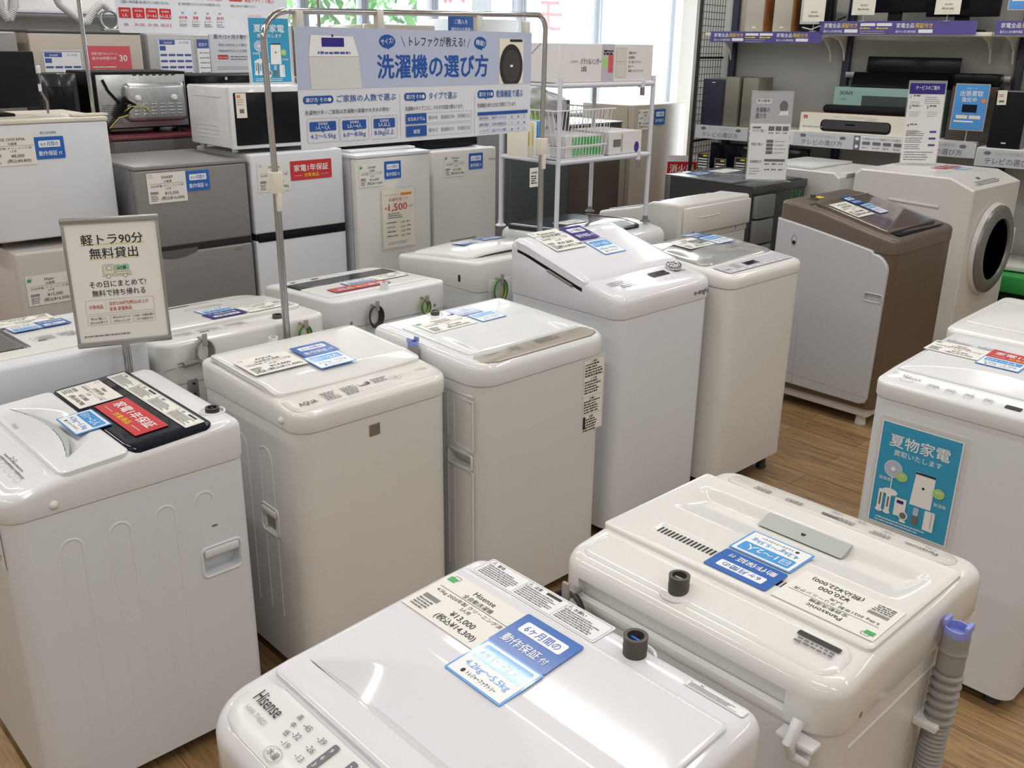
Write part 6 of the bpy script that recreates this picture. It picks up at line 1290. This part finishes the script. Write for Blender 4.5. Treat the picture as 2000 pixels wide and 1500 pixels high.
# lower shelf: dark televisions with tags
for k, (s0, w, lb) in enumerate(((.03, .38, 'dark television low on the shelf, beside the mesh panel'), (.46, .38, 'dark television low on the shelf, behind the grey guide card'))):
    t = sthing('television', lb, 'television', s0 + w / 2, .22, .451); m = MB(); m.box(-w / 2, w / 2, 0, .04, .12, .63, 'navy_gloss', .006); m.build('screen', t); m = MB(); m.box(-w / 2 + .10, w / 2 - .01, -.03, -.005, .12, .56, 'black_gloss', .006); m.build('inner_screen', t) if False else None
    m2 = MB(); m2.box(-.12, .12, -.06, .12, 0, .012, 'black_body', .003); m2.box(-.03, .03, 0, .03, .01, .13, 'black_body'); m2.build('stand', t)
for k, (s, z) in enumerate(((.045, .89), (.195, .86), (.36, .88))):
    b = Board(.10, .13, 'ink', t=.002, step=.0008)
    b.frame(.003, .003, .094, .124, .002, 'yellow_soft')
    b.rect(.05, .105, .035, .012, 'yellow')
    for q in range(4): b.rect(.012, .082 - q * .02, .076, .009, 'white_ink')
    b.text('¥1,780', .02, .008, .018, 'white_ink', w=.06)
    o = b.build('price_tag_card', None, SM @ frame((s, -.03 - .0 * k, z), (1, 0, 0), (0, 0, 1))); tag(o, ('black and yellow price card beside the fire extinguisher sign', 'black and yellow price card, lowest of the three', 'black and yellow price card next to the grey guide card')[k], 'price card')
    m = MB(); m.box(.045, .055, -(z - .0) * 0 - .0, .001, -.002, -.001, 'black_wire'); 
t = sthing('tag_rail', 'black rail carrying the yellow price cards', 'rail', 0, -.02, 0); m = MB(); m.box(0, .8, -.006, .0, .84, .862, 'black_wire', .002); m.build('rail', t)
for s in (.01, .79): m = MB(); m.box(s - .01, s + .01, -.006, .006, 0, .85, 'black_wire'); m.build('upright', t)
# green crate at the far right behind the front loader
t = thing('green_crate', 'green crate on the floor behind the large white front loader', 'crate', (6.62, 2.02, 0)); m = MB(); m.box(-.12, .14, -.25, .2, .30, .41, 'green', .008); m.box(-.12, .14, -.25, .2, 0, .28, 'black_body', .008); m.box(-.10, .12, -.22, .18, .27, .31, 'dark'); m.build('crate_body', t)

# ------------------------------------------------------------------ room shell
m = MB(); m.box(-3, 9.5, -3.2, 7.2, -.10, 0, 'floor'); struct(m.build('floor'))
m = MB(); m.box(-3, 9.5, -3.2, 7.2, CEIL, CEIL + .1, 'ceiling_paint'); struct(m.build('ceiling'))
m = MB(); m.box(-.3, 4.6, .455, .50, 0, CEIL, 'wall_grey'); struct(m.build('wall_right', None, SM))
m = MB(); m.box(-3.1, -3, -3.2, 7.2, 0, CEIL, 'wall_paint'); struct(m.build('wall_left')); m = MB(); m.box(-3, 9.5, -3.3, -3.2, 0, CEIL, 'wall_paint'); struct(m.build('wall_front'))
m = MB(); m.box(7.55, 7.65, -3.2, .0, 0, CEIL, 'wall_paint'); struct(m.build('wall_side'))
m = MB(); m.box(-3, 3.75, 6.7, 6.8, 0, CEIL, 'wall_paint'); struct(m.build('wall_back'))
m = MB(); m.box(3.75, 8.8, 6.64, 6.76, 2.75, CEIL, 'wall_paint'); struct(m.build('wall_lintel'))
m = MB(); m.box(-.30, .42, -.15, .15, 0, CEIL, 'wall_paint', .004); o = struct(m.build('trim_1')); o.location = (7.60, 5.38, 0); o.rotation_euler = (0, 0, -YAW)
mull = [3.78, 4.12, 4.68, 5.40, 6.45, 7.52, 8.75]
for k, (a, b_) in enumerate(zip(mull, mull[1:])):
    fr = MB(); fr.box(a + .001, a + .035, 6.66, 6.74, 0, 2.75, 'alu', .003); fr.box(b_ - .035, b_ - .001, 6.66, 6.74, 0, 2.75, 'alu', .003); fr.box(a + .03, b_ - .03, 6.66, 6.74, 2.70, 2.75, 'alu'); fr.box(a + .03, b_ - .03, 6.66, 6.74, 0, .05, 'alu')
    e = bpy.data.objects.new('window_%d' % (k + 1), None); COL.objects.link(e); struct(e)
    fr.build('window_frame', e); g = MB(); g.box(a + .03, b_ - .03, 6.698, 6.703, .05, 2.70, 'glass_clear'); g.build('window_pane', e)
# fire extinguisher notice on the column
t = thing('fire_sign', 'red and white fire extinguisher notice beside the mesh panel', 'sign', (6.42, 4.72, 0), -YAW)
b = Board(.24, .30, 'white_ink', t=.002); b.rect(0, .13, .24, .12, 'red'); b.text('消火器', .02, .165, .075, 'white_ink', w=.20, bold=1.4); b.text('FIRE EXTINGUISHER', .02, .14, .016, 'white_ink', w=.2, l=3); b.lines(.02, .10, .18, 4, .024, .010, 'ink_red'); b.build('notice', t, frame((-.13, 0, .66), (1, 0, 0), (0, 0, 1)))
m = MB(); m.box(-.10, .08, .004, .10, .0, .90, 'red', .01); m.build('extinguisher_box', t, label='red extinguisher cabinet')

# ------------------------------------------------------------------ outside the window
m = MB(); m.box(-25, 60, 6.85, 60, -.25, -.15, 'road'); struct(m.build('ground_outside'))
t = thing('guard_rail', 'white railing outside the window', 'railing', (11.6, 10.2, -.15))
for k in range(22): m = MB(); m.cyl((-2.2 + .2 * k, 0), .018, 0, 1.45, 'wire_white', 8); m.build('baluster', t)
for z in (1.45, .3): m = MB(); m.tube([(-2.3, 0, z), (2.2, 0, z)], .025, 'wire_white', 8); m.build('rail', t)
t = thing('parapet', 'low blue-grey parapet beyond the white railing', 'wall', (15, 11.6, -.15)); m = MB(); m.box(-4, 3, -.1, .1, 0, 1.42, 'drum_top'); m.build('wall_body', t)
t = thing('house', 'pale blue building seen through the window', 'building', (15.5, 17.5, -.15)); m = MB(); m.box(-2.2, 2.2, 0, 4, 0, 5.4, 'house_blue'); m.build('walls', t)
for x in (-1.4, 0, 1.4):
    for z in (2.6, 4.1): m = MB(); m.box(x - .35, x + .35, -.03, .0, z, z + .8, 'window_smoke'); m.build('window', t)
m = MB(); m.box(-2.4, 2.4, -.2, 4.2, 5.4, 5.6, 'fridge_side'); m.build('roof', t)
t = thing('parked_truck', 'white truck parked beyond the railing', 'truck', (17.6, 14.0, -.15), .6); m = MB(); m.box(-1.6, .6, -.8, .8, .6, 2.2, 'enamel_cool', .05); m.build('cargo_box', t); m = MB(); m.box(.65, 1.7, -.8, .8, .5, 1.9, 'enamel_cool', .12); m.build('cab', t); m = MB(); m.box(-1.6, 1.6, -.6, .6, .4, .6, 'dark'); m.build('chassis', t)
for x in (-1.0, 1.1):
    for y in (-.75, .75): m = MB(); m.lathe([(.001, -.1), (.30, -.1), (.36, -.06), (.36, .06), (.30, .1), (.001, .1)], (x, y, .36), 'rubber', 24, 'y'); m.build('wheel', t)
def bush(label, x, y, s, seed):
    t = thing('garden_tree', label, 'tree', (x, y, -.15)); rn = random.Random(seed)
    m = MB(); m.tube([(0, 0, 0), (.04, .02, .8), (0, .05, 1.8 * s)], [.09, .07, .03], 'bark', 8); m.build('trunk', t)
    m = MB()
    for k in range(900):
        a = rn.uniform(0, 2 * PI); ph = math.acos(rn.uniform(-1, 1)); r = rn.uniform(.6, 1) ** .5 * s
        c = Vector((r * math.sin(ph) * math.cos(a) * 1.1, r * math.sin(ph) * math.sin(a) * 1.1, 1.9 * s + r * math.cos(ph) * 1.15)); q = Vector((rn.uniform(-1, 1), rn.uniform(-1, 1), rn.uniform(-1, 1))).normalized(); p = q.orthogonal().normalized(); w = q.cross(p)
        L = rn.uniform(.06, .13); m.add([c - p * L, c + w * L * .45, c + p * L, c - w * L * .45], [(0, 1, 2, 3)], 'leaf')
    m.build('foliage', t, fix=False)
bush('leafy green tree outside behind the window, over the wide banner', 6.75, 9.6, .95, 1)
for k, (x, y, tx, lb) in enumerate(((5.95, 7.6, '取扱', 'white shop flag outside with pale writing, left one'), (7.35, 7.6, 'モノ', 'white shop flag outside with two pale characters, right one'))):
    t = thing('shop_flag', lb, 'flag', (x, y, -.15), -.12)
    m = MB(); m.cyl((0, 0), .012, 0, 2.9, 'wire_white', 10); m.build('pole', t); m = MB(); m.box(-.25, .25, -.18, .18, 0, .12, 'enamel_grey', .02); m.build('base', t)
    m = MB(); N = 14
    vs = [(.01 + .60 * i / N, .03 * math.sin(i * .9 + j * .25) * (i / N), .9 + 1.9 * j / 20) for j in range(21) for i in range(N + 1)]
    m.add(vs, [(j * (N + 1) + i, j * (N + 1) + i + 1, (j + 1) * (N + 1) + i + 1, (j + 1) * (N + 1) + i) for j in range(20) for i in range(N)], 'flag_cloth', True); m.build('cloth', t, fix=False)
    b = Board(.5, 1.2, None, t=0)
    for q, ch in enumerate(tx): b.text(ch, .27, .85 - .55 * q, .40, 'pink' if q == 0 else 'tan_ink', al='C', bold=.5)
    b.build('flag_print', t, frame((.05, -.05, 1.25 if k else 1.5), (1, 0, 0), (0, 0, 1)))
# things on top of the tall refrigerators at the left
t = thing('back_shelf', 'white wire shelf unit behind the tall refrigerators', 'shelving', (1.75, 6.54, 0))
for x in (-1.1, 1.2): 
    for y in (-.06, .12): m = MB(); m.cyl((x, y), .012, 0, 2.35, 'rack_white', 10); m.build('post', t)
for z in (1.955,): m = MB(); m.box(-1.1, 1.2, -.09, .14, z - .012, z + .012, 'rack_white', .004); m.build('shelf', t)
def duct(label, pts, r=.055):
    P = []; pts = [Vector(p) for p in pts]
    for i in range(len(pts) - 1):
        for k in range(14): P.append(pts[i].lerp(pts[i + 1], k / 14))
    for _ in range(6): P = [P[0]] + [(P[i - 1] + P[i] * 2 + P[i + 1]) / 4 for i in range(1, len(P) - 1)] + [P[-1]]
    m = MB(); m.tube(P, [r * (1 if k % 2 else .9) for k in range(len(P))], 'duct', 14); o = m.build('exhaust_duct'); return tag(o, label, 'duct', 'exhaust ducts on the tall refrigerators')
duct('grey ribbed exhaust duct rising in a V at the far left corner', [(1.80, 6.1, 2.02), (1.80, 6.1, 1.96), (1.835, 6.1, 1.895), (1.87, 6.1, 1.96), (1.885, 6.1, 2.2)], .026)
duct('grey ribbed exhaust duct sloping down and hooking up again, left of the oven guide board', [(2.10, 6.1, 2.10), (2.12, 6.1, 1.99), (2.20, 6.1, 1.925), (2.265, 6.1, 1.885), (2.31, 6.1, 1.95), (2.37, 6.1, 2.00), (2.41, 6.1, 1.97)], .024)
for k, (x, w, h, lb) in enumerate(((1.85, .10, .07, 'small white carton on the back shelf, left one'), (2.02, .16, .09, 'white carton on the back shelf beside the duct'))): o = MB().box(x, x + w, 6.48, 6.62, 1.9675, 1.9675 + h, 'card_white', .003).build('carton'); tag(o, lb, 'box')
t = thing('ring_lamp', 'round silver ring standing on the tall refrigerator beside the red poster', 'lamp', (2.42, 6.14, 1.845)); m = MB(); m.tube([(.055 * math.cos(2 * PI * k / 28), 0, .062 + .055 * math.sin(2 * PI * k / 28)) for k in range(28)], .010, 'galv', 10, closed=True); m.build('ring', t); m = MB(); m.box(-.05, .05, -.03, .03, 0, .012, 'galv', .003); m.build('base', t)
o = MB().box(1.0, 1.62, 6.69, 6.70, 2.02, 2.4, 'orange').build('poster'); tag(o, 'orange poster at the very top left corner', 'poster')
# ceiling fittings
for k, (lx, ly) in enumerate(LIGHTS):
    t = thing('ceiling_light', 'white linear ceiling light fitting', 'ceiling light', (lx, ly, CEIL - .001), 0, 'linear ceiling lights'); m = MB(); m.box(-.06, .06, -.64, .64, -.07, 0, 'satin_white', .005); m.build('housing', t)
